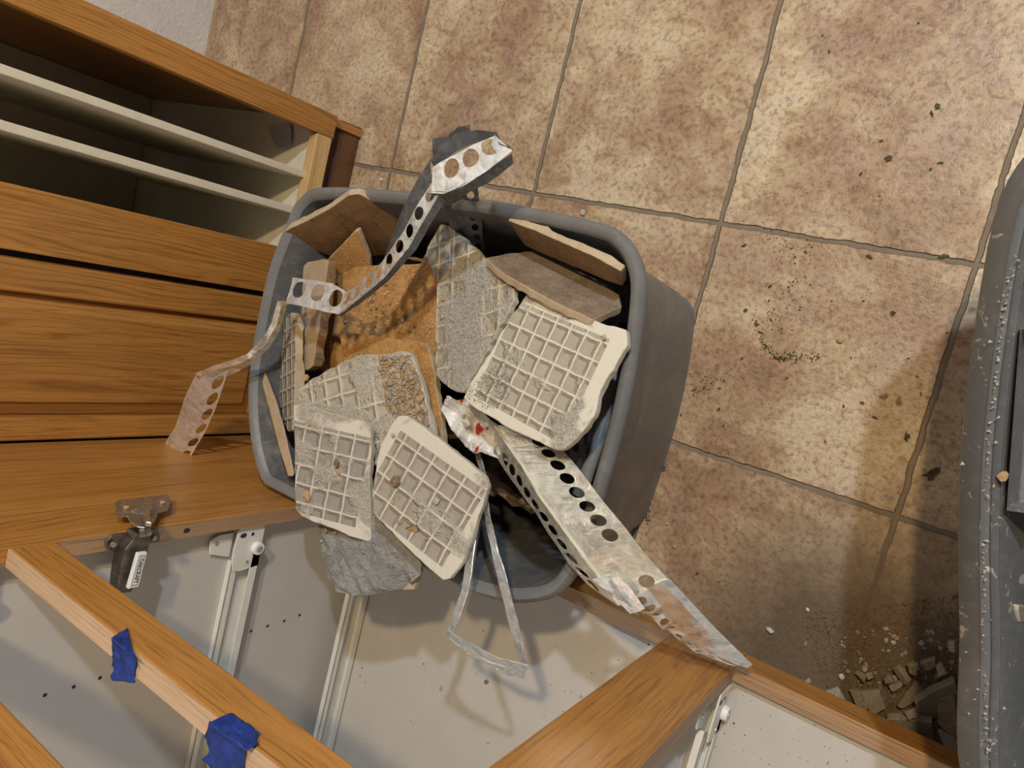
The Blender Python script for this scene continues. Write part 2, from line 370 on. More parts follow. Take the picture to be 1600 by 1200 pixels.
# ------------------------------------------------------------------ cabinet with tray dividers and door (left)
HB, HT = .27, 2.60
cab = empty('base_cabinet', V(-1.9, .8, 0), 'oak base cabinet on the left with open tray slots and a raised panel door', 'cabinet')
T = .065
box('side_panel', XW+.01, X1-T, -.205, -.16, 0, HT, OAK['z'], parent=cab)
box('side_panel', XW+.02, X1-T, .615, .66, HB+.07, HT-.1, MELC, parent=cab)
box('cabinet_bottom', XW+.02, X1-T-.002, -.158, 1.62, HB+.03, HB+.085, MELC, parent=cab)
box('back_panel', XW+.01, XW+.05, -.158, 1.6, HB+.09, HT, MELC, parent=cab)
box('end_stile', X1-T, X1, -.205, -.078, HB, HT, OAK['z'], parent=cab)
box('bottom_rail', X1-T, X1, -.076, .575, HB+.01, HB+.115, PALEY, parent=cab)
box('top_rail', X1-T, X1, -.076, .575, HT-.14, HT, OAK['y'], parent=cab)
box('centre_stile', X1-T, X1+.004, .578, .838, HB, HT, OAK['z'], parent=cab)
box('gap_shade_block', X1-T, X1-.036, .84, 1.70, HB, HT, BLACKGAP, 0, parent=cab)  # black box standing in for the deep shade in the door gaps
box('tray_divider', -2.6, X1-.035, .140, .177, HB+.09, 2.45, MELC, parent=cab)
box('tray_divider', -2.6, X1-.035, .345, .384, HB+.09, 2.45, MELC, parent=cab)
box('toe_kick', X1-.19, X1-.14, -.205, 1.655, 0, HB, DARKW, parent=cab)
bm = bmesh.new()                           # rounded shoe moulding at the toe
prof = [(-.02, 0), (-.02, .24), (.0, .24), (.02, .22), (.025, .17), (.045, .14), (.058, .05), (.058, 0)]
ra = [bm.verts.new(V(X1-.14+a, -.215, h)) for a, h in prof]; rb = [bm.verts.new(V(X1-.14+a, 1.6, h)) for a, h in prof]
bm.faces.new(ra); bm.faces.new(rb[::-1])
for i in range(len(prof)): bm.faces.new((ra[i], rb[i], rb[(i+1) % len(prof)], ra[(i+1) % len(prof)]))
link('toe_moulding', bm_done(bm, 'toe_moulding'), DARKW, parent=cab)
# raised panel door
door = box('cabinet_door', X1-.05, X1-.035, .868, 1.652, HB+.05, 2.42, OAK['z'], 0, parent=cab)
D0, D1, H0, H1 = .868, 1.652, HB+.0, 2.42
box('door_stile', X1-.034, X1+.015, D0, 1.005, H0, H1, OAK['z'], .003, parent=door); box('door_stile', X1-.034, X1+.015, 1.545, D1, H0, H1, OAK['z'], .003, parent=door)
box('door_rail', X1-.034, X1+.015, 1.007, 1.543, H0, H0+.19, OAK['y'], .003, parent=door); box('door_rail', X1-.034, X1+.015, 1.007, 1.543, H1-.2, H1, OAK['y'], .003, parent=door)
bm = bmesh.new(); g_ = .055
outer = [(1.007, H0+.19), (1.543, H0+.19), (1.543, H1-.2), (1.007, H1-.2)]; inner = [(1.007+g_, H0+.19+g_), (1.543-g_, H0+.19+g_), (1.543-g_, H1-.2-g_), (1.007+g_, H1-.2-g_)]
ro = [bm.verts.new(V(X1-.030, y, h)) for y, h in outer]; rm = [bm.verts.new(V(X1-.006, y, h)) for y, h in inner]
i2 = [(y+(.012 if y < 1.2 else -.012), h+(.012 if h < 1 else -.012)) for y, h in inner]; ri = [bm.verts.new(V(X1+.006, y, h)) for y, h in i2]
bm.faces.new(ri)
for A, B in ((ro, rm), (rm, ri)):
    for i in range(4): bm.faces.new((A[i], A[(i+1) % 4], B[(i+1) % 4], B[i]))
link('raised_panel', bm_done(bm, 'raised_panel'), OAK['z'], parent=door)
# ------------------------------------------------------------------ open cabinet (bottom of the photo)
cb = empty('base_cabinet', V(.8, 2.2, 0), 'open oak base cabinet without doors or drawers, pale inside, behind the grey bin', 'cabinet')
RT = .065; y0, y1 = Y2, Y2+RT
XS = -.27                                   # left inner panel
box('filler_board', X1-.0, -.478, y0, y1, HB, HT, OAK['z'], parent=cb)
box('stile', -.474, -.205, y0, y1, HB, HT, OAK['z'], .0015, parent=cb)
box('centre_stile', 1.40, 1.662, y0-.004, y1, HB-.0, HT, OAK['z'], .0015, parent=cb)
box('bottom_rail', -.203, 1.398, y0, y1, HB, HB+.145, OAK['x'], .0015, parent=cb)
box('bottom_rail', 1.664, 4.2, y0, y1, HB, HB+.145, OAK['x'], .0015, parent=cb)
box('mid_rail', -.203, 1.398, y0, y1, 1.978, 2.113, OAK['x'], .0015, parent=cb)
box('mid_rail', 1.664, 4.2, y0, y1, 1.978, 2.113, OAK['x'], .0015, parent=cb)
box('rail_top_edge', -.203, 1.398, y0+.003, y1-.002, 2.113, 2.116, PALE, 0, parent=cb)
box('rail_top_edge', -.203, 1.398, y0+.003, y1-.002, HB+.145, HB+.148, RAW['x'], 0, parent=cb)
box('rail_top_edge', 1.664, 4.2, y0+.003, y1-.002, HB+.145, HB+.148, RAW['x'], 0, parent=cb)
box('stile_edge', -.205, -.202, y0+.003, y1-.002, HB+.15, 1.963, RAW['z'], 0, parent=cb)
box('stile_edge', 1.662, 1.665, y0, y1-.002, HB+.15, 1.963, RAW['z'], 0, parent=cb)
box('top_rail', -.203, 4.2, y0, y1, 2.452, HT, OAK['x'], .0015, parent=cb)
box('inner_side_panel', XS-.05, XS, y1+.002, YW-.02, HB+.11, HT-.02, MEL, 0, parent=cb)
box('cabinet_bottom', XS-.05, 4.2, y1+.002, YW-.02, HB+.055, HB+.108, MEL, 0, parent=cb)
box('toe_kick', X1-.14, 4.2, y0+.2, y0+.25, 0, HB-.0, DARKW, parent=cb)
for (u, v) in ((70,1086),(115,1073),(156,1059),(302,1013),(333,1004),(392,986),(418,978),(444,970),(468,961)):
    bm = bmesh.new(); p = atx(u, v, XS)         # shelf pin holes
    bm.faces.new([bm.verts.new(p+Vector((.0004, math.cos(a)*.0026, math.sin(a)*.0026))) for a in [i*math.pi/5 for i in range(10)]])
    link('shelf_pin_hole', bm_done(bm, 'h'), BLACK, parent=cb)
bm = bmesh.new(); p = atx(292, 829, -.2005)
bm.faces.new([bm.verts.new(p+Vector((0, math.cos(a)*.0034, math.sin(a)*.0048))) for a in [i*math.pi/6 for i in range(12)]])
link('drilled_hole', bm_done(bm, 'h'), BLACK, parent=cb)
# drawer slides
def slide(h, ys, ye, x, side=1, lab='', full=True):
    z = empty('drawer_slide', V(x, ys, h), lab, 'drawer slide')
    k = side
    bm = bmesh.new()                        # C-channel: web, wide rail and thin lip
    for q in ((x, x+k*.006, ys+.02, ye, h-.062, h+.055), (x, x+k*.05, ys+.12, ye, h-.068, h-.062), (x+k*.044, x+k*.05, ys+.12, ye, h-.068, h-.026), (x, x+k*.03, ys+.16, ye, h+.052, h+.058), (x+k*.025, x+k*.03, ys+.16, ye, h+.026, h+.058)):
        addbox(bm, min(q[0], q[1]), max(q[0], q[1]), *q[2:])
    bevel(link('channel', bm_done(bm, 'c'), WHITEP, parent=z), .0006)
    pl = prism('end_plate', [V(x+k*.05, ys+a_, h+b2) for a_, b2 in ((.0,-.056),(.0,.065),(.008,.073),(.10,.078),(.15,.075),(.19,.06),(.20,.03),(.19,-.066),(.02,-.062))], Vector((-k*.0025, 0, 0)), WHITEP, .0006, parent=z)
    def disc(name, y, hh, r, t, m, xo=.062, sy=1):
        bm = bmesh.new(); bmesh.ops.create_cone(bm, cap_ends=True, segments=24, radius1=r, radius2=r*.92, depth=t)
        bm.transform(Matrix.Translation(V(x+k*xo, y, hh)) @ Matrix.Diagonal((1, 1, sy, 1)) @ Matrix.Rotation(math.pi/2, 4, 'Y')); return link(name, bm_done(bm, name), m, parent=z)
    bevel(disc('roller', ys+.10, h-.035, .0098, .008, WPL), .001)
    disc('roller_pin', ys+.10, h-.035, .0052, .0095, NICKEL)
    disc('slot', ys+.035, h+.045, .0036, .0004, BLACK, .051, 1.5); disc('slot', ys+.035, h-.002, .0026, .0004, BLACK, .051)
    disc('rivet', ys+.16, h+.0, .0026, .002, NICKEL, .051)
    if full:
        prism('bracket', [V(x+k*.02, ys+.03, h+.07), V(x+k*.02, ys+.03, h+.14), V(x+k*.02, ys+.05, h+.18), V(x+k*.02, ys+.11, h+.17), V(x+k*.02, ys+.14, h+.07)], Vector((-k*.0025, 0, 0)), WHITEP, .0006, parent=z)
        disc('bracket_screw', ys+.065, h+.15, .0028, .003, NICKEL, .021)
    return z
slide(1.15, 1.735, 3.2, XS, 1, 'white metal drawer slide on the inner side panel, right of the steel hinge')
slide(.45, 1.735, 3.2, XS+.08, 1, 'white metal drawer slide low in the cabinet, coming out below the mortar lump', False)
slide(2.215, 1.735, 3.2, XS, 1, 'white metal drawer slide end peeking out at the left edge above the taped rail')
slide(.50, 1.735, 3.2, 1.622, 1, 'white metal drawer slide behind the wide oak centre stile')
# ------------------------------------------------------------------ cup hinge on the stile
hg = empty('concealed_hinge', aty(225, 800, y0), 'steel concealed hinge with a white name cap screwed to the oak stile', 'hinge')
def poly_y(pts, y): return [aty(u, v, y) for u, v in pts]
pl = prism('hinge_flange', poly_y([(181,784),(184,781),(262,772),(266,775),(265,792),(261,796),(247,800),(243,812),(236,820),(226,824),(214,822),(204,816),(199,806),(184,807),(180,803)], y0-.012-.03), Vector((0, -.002, 0)), NICKEL, .0007, parent=hg)
for (u, v) in ((197, 793), (254, 785)):
    bm = bmesh.new(); bmesh.ops.create_cone(bm, cap_ends=True, segments=16, radius1=.0036, radius2=.0028, depth=.002)
    bm.transform(Matrix.Translation(aty(u, v, y0-.046)) @ Matrix.Rotation(math.pi/2, 4, 'X')); link('screw_hole', bm_done(bm, 's'), PALE, parent=pl)
bm = bmesh.new(); bmesh.ops.create_uvsphere(bm, u_segments=20, v_segments=12, radius=1)
bm.transform(Matrix.Translation(aty(222, 803, y0-.03)) @ Matrix.Diagonal((.014, .008, .017, 1))); link('cup', bm_done(bm, 'cup', True), NICKEL, parent=hg)
prism('cup_fold', poly_y([(224,783),(233,783),(239,790),(238,800),(232,806),(236,824),(226,822),(222,806)], y0-.055), Vector((0, .006, 0)), NICKEL, .0012, parent=hg)
xa = -.150
arm = prism('hinge_arm', poly_y([(216,811),(231,809),(238,832),(219,836)], y0-.035), Vector((0, -.004, 0)), NICKEL, .001, parent=hg)
bodyp = prism('hinge_body', [atx(u, v, xa) for u, v in ((214,834),(238,831),(231,866),(222,900),(205,926),(184,928),(186,905),(190,880),(196,860),(208,845))], Vector((-.020, 0, 0)), GUN, .0015, parent=hg)
prism('mounting_plate', [atx(u, v, -.19) for u, v in ((165,847),(176,836),(212,832),(244,826),(249,832),(249,845),(243,848),(234,846),(214,862),(198,872),(178,863),(166,858))], Vector((-.004, 0, 0)), GUN, .001, parent=hg)
for u, v in ((178, 851), (241, 841)):
    bm = bmesh.new(); bmesh.ops.create_cone(bm, cap_ends=True, segments=16, radius1=.0038, radius2=.003, depth=.003)
    bm.transform(Matrix.Translation(atx(u, v, -.178)) @ Matrix.Rotation(math.pi/2, 4, 'Y')); sc_ = link('screw', bm_done(bm, 's'), NICKEL, parent=hg)
capx = xa+.035
cp = [atx(u, v, capx) for u, v in ((216,865),(231,863),(217,917),(200,921))]
cap = prism('name_cap', cp, Vector((-.006, 0, 0)), WPL, .0012, parent=hg)
tc = bpy.data.curves.new('t', 'FONT'); tc.body = 'OAKCRAFT'; tc.size = 1; tc.extrude = .01; tc.align_x = 'CENTER'; tc.align_y = 'CENTER'
to = bpy.data.objects.new('t', tc); C.objects.link(to); bpy.context.view_layer.update()
me = bpy.data.meshes.new_from_object(to.evaluated_get(bpy.context.evaluated_depsgraph_get())); bpy.data.objects.remove(to)
ctr = sum(cp, Vector())/4; ex = ((cp[3]+cp[2])-(cp[0]+cp[1])); Lx = ex.length/2; ex.normalize(); ey = ((cp[1]+cp[2])-(cp[0]+cp[3])).normalized()
ez = ex.cross(ey)
wid = max(v.co.x for v in me.vertices)-min(v.co.x for v in me.vertices); k = Lx*.70/wid
me.transform(Matrix((ex*k, ey*k*1.15, ez*k)).transposed().to_4x4()); me.transform(Matrix.Translation(ctr+Vector((.0005, 0, 0))))
link('lettering', me, BLACK, parent=cap, label='black lettering OAKCRAFT')
bm = bmesh.new(); hw = (cp[1]-cp[0]).length*.5
for sgn in (1, -1):
    a = [ctr+Vector((.0003, 0, 0))+ex*Lx*.42*s1+ey*hw*.62*sgn*t1 for s1, t1 in ((-1, 1), (1, 1), (1, .90), (-1, .90))]; bm.faces.new([bm.verts.new(q) for q in a])
    a = [ctr+Vector((.0003, 0, 0))+ex*Lx*s1*sgn+ey*hw*t1 for s1, t1 in ((.42, .62), (.42, -.62), (.405, -.62), (.405, .62))]; bm.faces.new([bm.verts.new(q) for q in a])
link('outline', bm_done(bm, 'o'), BLACK, parent=cap)
# ------------------------------------------------------------------ blue tape on the mid rail
def sheet(bm, poly, fn, amp, nrm, seed, rings=7, n=48):
    """crumpled thin sheet: polygon seen in the photo laid through fn(u, v)"""
    L = [0]; P = [Vector(p) for p in poly]+[Vector(poly[0])]
    for a, b in zip(P, P[1:]): L.append(L[-1]+(b-a).length)
    per = []
    for k in range(n):
        t = L[-1]*k/n; i = min(max(j for j in range(len(L)) if L[j] <= t), len(P)-2); per.append(P[i].lerp(P[i+1], (t-L[i])/max(1e-6, L[i+1]-L[i])))
    c = sum(per, Vector((0, 0)))/n; rows = []
    for r_ in range(rings):
        row = []
        for k, e in enumerate(per):
            p = c.lerp(e, 1-r_/(rings-.4)); q = fn(p.x, p.y); row.append(bm.verts.new(q+nrm*amp*(abs(noise.noise(q*90+Vector((seed, 0, 0))))*2+noise.noise(q*260))))
        rows.append(row)
    for A, B in zip(rows, rows[1:]):
        for k in range(n): bm.faces.new((A[k], A[(k+1) % n], B[(k+1) % n], B[k]))
    bm.faces.new(rows[-1])
def tape(front, top, lab, seed):
    bm = bmesh.new()
    sheet(bm, front, lambda u, v: aty(u, v, y0-.008), .0012, Vector((0, 1, 0)), seed); sheet(bm, top, lambda u, v: at(u, v, 2.12), .0016, Vector((0, 0, 1)), seed+1)
    o = link('masking_tape', bm_done(bm, 'tape', True), BLUE, label=lab, cat='tape'); solid(o, .0004)
tape([(172,998),(185,990),(200,982),(202,1000),(214,1036),(178,1003)], [(176,998),(190,1006),(215,1034),(211,1052),(212,1067),(190,1064),(178,1064),(173,1056),(177,1048)], 'small torn piece of blue masking tape wrapped over the oak mid rail', 3)
tape([(326,1130),(345,1122),(360,1113),(382,1128),(405,1146),(400,1156),(404,1163),(384,1174),(350,1150)], [(328,1126),(345,1136),(385,1168),(383,1190),(382,1225),(335,1225),(330,1198),(316,1186),(328,1176),(323,1150)], 'large torn piece of blue masking tape on the oak mid rail at the bottom edge', 5)
# ------------------------------------------------------------------ grey bin
def smooth_closed(pts, n):
    out = []; N = len(pts)
    for i in range(N):
        p0, p1, p2, p3 = pts[i-1], pts[i], pts[(i+1) % N], pts[(i+2) % N]
        for j in range(n):
            t = j/n; out.append(.5*((2*p1)+(p2-p0)*t+(2*p0-5*p1+4*p2-p3)*t*t+(3*p1-p0-3*p2+p3)*t**3))
    return out
RH = .98
rimpx = [(437,345),(455,308),(490,289),(600,293),(720,303),(830,322),(930,344),(965,362),(990,400),(998,455),(985,560),(965,660),(935,770),(905,860),(890,900),(860,935),(815,946),(760,940),(650,902),(560,858),(450,806),(405,765),(385,710),(377,640),(380,570),(395,480),(412,410)]
rim = [at(u, v, RH) for u, v in rimpx]
rim = smooth_closed(rim, 4)
for p_ in rim: p_.y = max(p_.y, -1.652*S)
ctr = sum(rim, Vector())/len(rim)
basec = V(.22, .90, 0)
def ringat(h, scale, cx=0, c0=None):
    c0 = c0 or ctr
    return [Vector((c0.x+(p.x-ctr.x)*scale+cx, c0.y+(p.y-ctr.y)*scale, h*S)) for p in rim]
def inset(ring, d):
    n = len(ring); out = []
    for i, p in enumerate(ring):
        t = (ring[(i+1) % n]-ring[i-1]); nn = Vector((t.y, -t.x, 0)).normalized()
        if nn.dot(Vector((ctr.x, ctr.y, p.z))-p) < 0: nn = -nn
        out.append(p+nn*d*S)
    return out
def atH(ring, h): return [Vector((p.x, p.y, h*S)) for p in ring]
def loft(rings, name, m, cap0=False, cap1=True, **kw):
    bm = bmesh.new(); vr = [[bm.verts.new(p) for p in r] for r in rings]; n = len(rings[0])
    for A, B in zip(vr, vr[1:]):
        for i in range(n): bm.faces.new((A[i], A[(i+1) % n], B[(i+1) % n], B[i]))
    if cap0: bm.faces.new(vr[0])
    if cap1: bm.faces.new(vr[-1][::-1])
    o = link(name, bm_done(bm, name, True), m, **kw)
    e = o.modifiers.new('e', 'EDGE_SPLIT'); e.split_angle = .9; return o
tote = empty('storage_bin', V(.25, .9, 0), 'grey plastic storage bin full of broken tiles and metal strips', 'bin')
base_out = atH(inset(rim, .135), .0)
mid_out = atH(inset(rim, .075), .80)
loft([atH(inset(rim, .052), .80), atH(rim, .905), atH(rim, .935), atH(inset(rim, .016), .952), atH(inset(rim, .036), .948), atH(inset(rim, .052), .925)], 'rim', BINM, cap1=False, parent=tote)
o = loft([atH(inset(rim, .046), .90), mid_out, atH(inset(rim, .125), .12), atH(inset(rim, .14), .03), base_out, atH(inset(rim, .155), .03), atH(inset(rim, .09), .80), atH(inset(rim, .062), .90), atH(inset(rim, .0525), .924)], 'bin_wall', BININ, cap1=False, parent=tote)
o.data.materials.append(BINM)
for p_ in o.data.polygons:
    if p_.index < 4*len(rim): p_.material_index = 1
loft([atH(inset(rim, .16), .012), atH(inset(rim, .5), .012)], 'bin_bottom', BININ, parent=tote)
# ------------------------------------------------------------------ second bin at the right edge
r2 = [(2.05,.02),(2.09,-.18),(2.22,-.36),(2.45,-.42),(3.3,-.22),(3.48,-.1),(3.55,.1),(3.62,.5),(3.78,1.2),(3.72,1.4),(3.5,1.52),(2.62,1.62),(2.44,1.56),(2.35,1.42),(2.27,1.12),(2.185,.82),(2.115,.5)]
rim1, ctr1 = rim, ctr
H2 = 1.0
rim = smooth_closed([V(x, y, H2) for x, y in r2], 5); ctr = sum(rim, Vector())/len(rim)
tote2 = empty('storage_bin', V(2.9, .6, 0), 'grey plastic storage bin spattered with plaster, cut off by the right edge', 'bin')
loft([atH(inset(rim, .052), .84), atH(rim, .93), atH(inset(rim, .003), .96), atH(inset(rim, .045), 1.0), atH(inset(rim, .050), 1.012), atH(inset(rim, .057), 1.0), atH(inset(rim, .070), .993), atH(inset(rim, .074), 1.002), atH(inset(rim, .080), .99), atH(inset(rim, .092), .975)], 'rim', BIN2, cap1=False, parent=tote2)
loft([atH(inset(rim, .07), .93), atH(inset(rim, .09), .84), atH(inset(rim, .22), .03), atH(inset(rim, .23), 0), atH(inset(rim, .25), .03), atH(inset(rim, .16), .8), atH(inset(rim, .10), .96), atH(inset(rim, .0925), .974)], 'bin_wall', BIN2, cap1=False, parent=tote2)
loft([atH(inset(rim, .255), .012), atH(inset(rim, .6), .012)], 'bin_bottom', BIN2, parent=tote2)
# handle scoop: a recessed pocket bulging into the bin
bm = bmesh.new()
def hp(t, d, h):                            # t along the left side, d inward
    a, b_ = Vector((2.185, .31)), Vector((2.275, .74)); n_ = Vector((.98, -.19)); q = a.lerp(b_, t)+n_*d; return V(q.x, q.y, h)
prof = [(.0, .99), (.012, .93), (.03, .86), (.14, .86), (.16, .93), (.17, .985), (.19, .985), (.20, .90), (.20, .78), (.0, .76)]
rows = []
for t in [-.03, 0, .04, .5, .96, 1, 1.03]:
    sc2 = 0 if t in (-.03, 1.03) else 1
    rows.append([bm.verts.new(hp(t, d, (.985 if (not sc2 and 0 < i < 5) else h))) for i, (d, h) in enumerate(prof)])
for A, B in zip(rows, rows[1:]):
    for i in range(len(prof)-1): bm.faces.new((A[i], A[i+1], B[i+1], B[i]))
bm.faces.new(rows[0]); bm.faces.new(rows[-1][::-1])
bevel(link('handle_recess', bm_done(bm, 'hr'), BIN2, parent=tote2), .005, 4)
rim2, ctr2 = rim, ctr; rim, ctr = rim1, ctr1
_rl = [(1592,390),(1572,470),(1562,540),(1553,610),(1545,700),(1541,780),(1538,880),(1536,1000),(1540,1100),(1545,1190)]; _rn = random.Random(12); _ps = []
for _ in range(190):
    _s = _rn.random()*(len(_rl)-1); _i = int(_s); _w = 2.2 if _rn.random() < .7 else 16
    _ps.append(at(_rl[_i][0]+(_rl[_i+1][0]-_rl[_i][0])*(_s-_i)+_rn.gauss(0, _w), _rl[_i][1]+(_rl[_i+1][1]-_rl[_i][1])*(_s-_i)+_rn.gauss(0, 5), 1.008))
grains('plaster_specks', _ps, WHITEB, .0004, .0017, 61, label='dried plaster specks along the rim of the right bin', cat='plaster', kind='stuff')
chip('plaster_flake', at(1568, 745, 1.0), .006, CHIPT, .3, 5, label='tan flake of tile stuck on the spattered rim of the right bin', cat='chip')
for i, (u, v, s) in enumerate(((1594, 800, .014), (1590, 850, .02), (1596, 895, .022), (1592, 930, .012), (1598, 960, .016))):
    slab('broken_tile', [(u-6, v-s*900), (u+14, v-s*700), (u+16, v+s*900), (u-3, v+s*800)], [(u, v, .82+.01*i), (u+10, v, .8), (u, v+20, .85)], .03, [SHARD, WHITEB], seed=i, label='broken tile piece inside the right bin at the photo edge', cat='tile', group='tile pieces in the right bin')
# ------------------------------------------------------------------ broken tiles in the bin
TB1 = tile_back('ribbed_back_clean', .068, (.48, .43, .34), (.72, .68, .58), .30, (.56, .52, .45), (.04, .475, .05, .435), 14, .13, 3)
TB2 = tile_back('ribbed_back_dusty', .09, (.47, .41, .30), (.68, .63, .53), .55, (.55, .515, .455), None, 9, .08, 6)
TB3 = tile_back('ribbed_back_grey', .077, (.36, .32, .28), (.68, .62, .53), .50, (.56, .51, .43), (-.1, .385, .06, .425), 11, .11, 1)
TB4 = tile_back('ribbed_back_brownish', .074, (.40, .35, .29), (.66, .61, .52), .30, (.54, .50, .43), (.04, .465, .04, .365), 13, .12, 9)
TB5 = tile_back('ribbed_back_pale', .080, (.54, .48, .38), (.72, .67, .57), .55, (.62, .57, .48), None, 16, .10, 14)
TB6 = tile_back('ribbed_back_side', .07, (.40, .36, .30), (.66, .61, .52), .2, (.5, .46, .4), None, 16, .10, 2)
pl_big = [(828,455,.94), (978,516,1.0), (725,622,1.0)]
bt = dict(cat='tile')
slab('broken_tile', [(828,455),(850,462),(905,488),(940,505),(978,515),(980,540),(962,570),(938,610),(928,650),(905,680),(880,702),(868,703),(800,672),(745,640),(724,622),(740,590),(775,535),(800,490)], pl_big, .03, [TB1, WHITEB], 1.2, uvdir=(4, 0), seed=11, label='large pale tile face down with square ribs, resting on the right rim of the bin', **bt)
pl_mid = [(690,350,.80), (803,452,.95), (720,612,.95)]
slab('broken_tile', [(688,350),(700,352),(724,372),(750,398),(775,418),(802,450),(802,470),(775,520),(745,575),(722,613),(712,612),(690,597),(680,585),(681,510),(682,440),(664,400),(668,385)], pl_mid, .032, [TB2, WHITEB], 1.4, uvdir=(0, 13), seed=12, label='tall tile face down thickly crusted with grey mortar, in the middle of the bin', **bt)
pl_ll = [(458,634,1.12), (578,664,1.03), (461,795,1.12)]
pl_lm = [(622,650,1.08), (762,752,1.04), (583,803,1.13)]
slab('broken_tile', [(458,634),(468,631),(500,641),(550,655),(568,658),(578,668),(580,700),(577,745),(580,842),(575,847),(545,838),(520,826),(490,816),(470,806),(461,795),(460,720)], pl_ll, .032, [TB3, WHITEB], .7, uvdir=(0, 4), seed=13, label='grey rectangular tile face down with square ribs over the lower left rim', **bt)
slab('broken_tile', [(622,650),(634,649),(660,665),(700,697),(735,725),(758,745),(763,760),(757,780),(745,815),(738,840),(722,880),(703,904),(692,907),(672,890),(640,860),(583,803),(581,770),(590,715),(597,690),(612,662)], pl_lm, .032, [TB4, WHITEB], .8, uvdir=(0, 5), seed=14, label='grey ribbed tile lying diagonally across the lower rim with small tan chips on it', **bt)
pl_pl = [(465,608,.99), (642,552,.92), (683,690,.93)]
po_pl = [(463,610),(480,597),(505,582),(530,568),(556,556),(572,553),(600,553),(630,548),(641,552),(650,570),(662,610),(675,660),(683,695),(665,725),(600,735),(520,700),(475,650)]
slab('broken_tile', po_pl, pl_pl, .032, [TB5, WHITEB], 1.4, uvdir=(0, 8), seed=15, label='pale ribbed tile heaped with tan gravel, left of the bin centre', **bt)
pl_or = [(500,520,.74), (680,410,.79), (682,610,.77)]
po_or = [(497,575),(496,545),(503,520),(517,470),(532,420),(546,412),(560,418),(580,415),(605,412),(640,413),(675,408),(682,414),(683,470),(682,610),(640,640),(560,620)]
slab('broken_tile', po_or, pl_or, .032, [ORANGE, BODY], 1.0, seed=16, label='large orange glazed tile lying face up behind the pale tiles', **bt)
pl_os = [(530,522,.83), (670,545,.845), (690,690,.86)]
slab('broken_tile', [(530,523),(545,519),(600,527),(660,535),(670,543),(678,580),(690,660),(692,700),(660,700),(600,640),(540,600)], pl_os, .032, [ORANGE, BODY], .8, seed=17, label='smaller orange glazed tile wedged between the large orange one and the gravelled one', **bt)
slab('broken_tile', [(440,366),(455,356),(480,345),(515,326),(545,305),(560,303),(585,315),(622,330),(640,345),(620,395),(560,405),(515,400),(470,382)], [(440,366,.95), (555,303,.99), (560,405,.66)], .035, [BROWNG, BODY], .6, seed=18, label='brown glazed tile leaning in the upper left corner of the bin', **bt)
slab('broken_tile', [(555,361),(560,360),(567,378),(577,405),(580,430),(550,450),(512,450),(512,406),(530,388)], [(555,360,.88), (512,445,.74), (578,420,.74)], .032, [ORANGE, BODY], .6, seed=19, label='pointed brown tile shard standing behind the orange tiles', **bt)
slab('broken_tile', [(474,415),(480,409),(505,404),(513,407),(508,450),(497,520),(489,572),(480,579),(470,578),(465,570),(470,500)], [(474,415,.84), (513,407,.92), (470,578,.84)], .045, [BODY, BROWNG], .8, seed=20, label='tan tile piece on edge near the left wall of the bin, under the bent strip', **bt)
slab('broken_tile', [(447,494),(455,488),(461,500),(461,560),(459,640),(457,672),(450,675),(441,660),(431,610),(434,540)], [(455,488,.88), (457,672,.92), (431,600,.80)], .04, [TB6, BODY], .5, seed=21, label='ribbed tile standing on edge beside the left wall of the bin', **bt)
slab('broken_tile', [(403,574),(411,572),(430,620),(445,670),(460,738),(458,745),(450,744),(436,700),(426,660),(415,620)], [(403,574,.90), (460,738,.95), (412,640,.92)], .10, [BODY, BROWNG], .3, seed=22, edgeon=True, label='thin tile strip seen edge on, leaning on the left wall of the bin', **bt)
slab('broken_tile', [(793,344),(830,358),(880,380),(930,402),(970,424),(972,447),(940,436),(895,416),(850,398),(820,384)], [(793,344,.93), (970,426,.96), (870,410,.79)], .03, [BROWNG, BODY], .5, seed=23, label='long brown tile leaning against the upper right wall of the bin', **bt)
slab('broken_tile', [(760,402),(790,396),(840,391),(880,405),(930,435),(968,460),(972,478),(955,485),(927,499),(880,478),(830,452),(785,425),(770,413)], [(765,404,.93), (925,499,1.0), (850,391,.72)], .032, [GREYB, BODY], .7, seed=24, label='grey brown glazed tile lying above the large ribbed tile', **bt)
# hidden and half hidden pieces deeper in the bin
fill = [((715,650),60,.55,30),((770,780),60,.45,80),((800,820),55,.40,50),((640,470),80,.62,10),((850,500),90,.55,70),((600,360),80,.55,35),((750,350),90,.5,15),((900,420),70,.5,60),((560,640),100,.5,20),((650,760),110,.55,45),((860,650),90,.45,5),((500,480),70,.6,75),((450,650),55,.5,33),((900,560),70,.45,52),((800,730),80,.3,22),((740,880),70,.25,12),((480,720),60,.45,60),((690,400),50,.6,40)]
for i, ((u, v), r, h, a) in enumerate(fill):
    rn = random.Random(i*7+1); k = rn.choice((4, 5)); ang = math.radians(a)
    ol = [(u+r*.75*math.cos(ang+j*2*math.pi/k)*rn.uniform(.8, 1.1), v+r*.7*math.sin(ang+j*2*math.pi/k)*rn.uniform(.8, 1.1)) for j in range(k)]
    slab('broken_tile', ol, [(u, v, h), (u+50, v, h+rn.uniform(-.12, .12)), (u, v+50, h+rn.uniform(-.12, .12))], .032, [(BROWNG, GREYB, DARKB, WHITEB)[i % 4], BODY], 1.5, seed=50+i, clamp=True, label='broken tile piece deep down in the shade of the full bin', group='tile pieces deep in the bin', **bt)
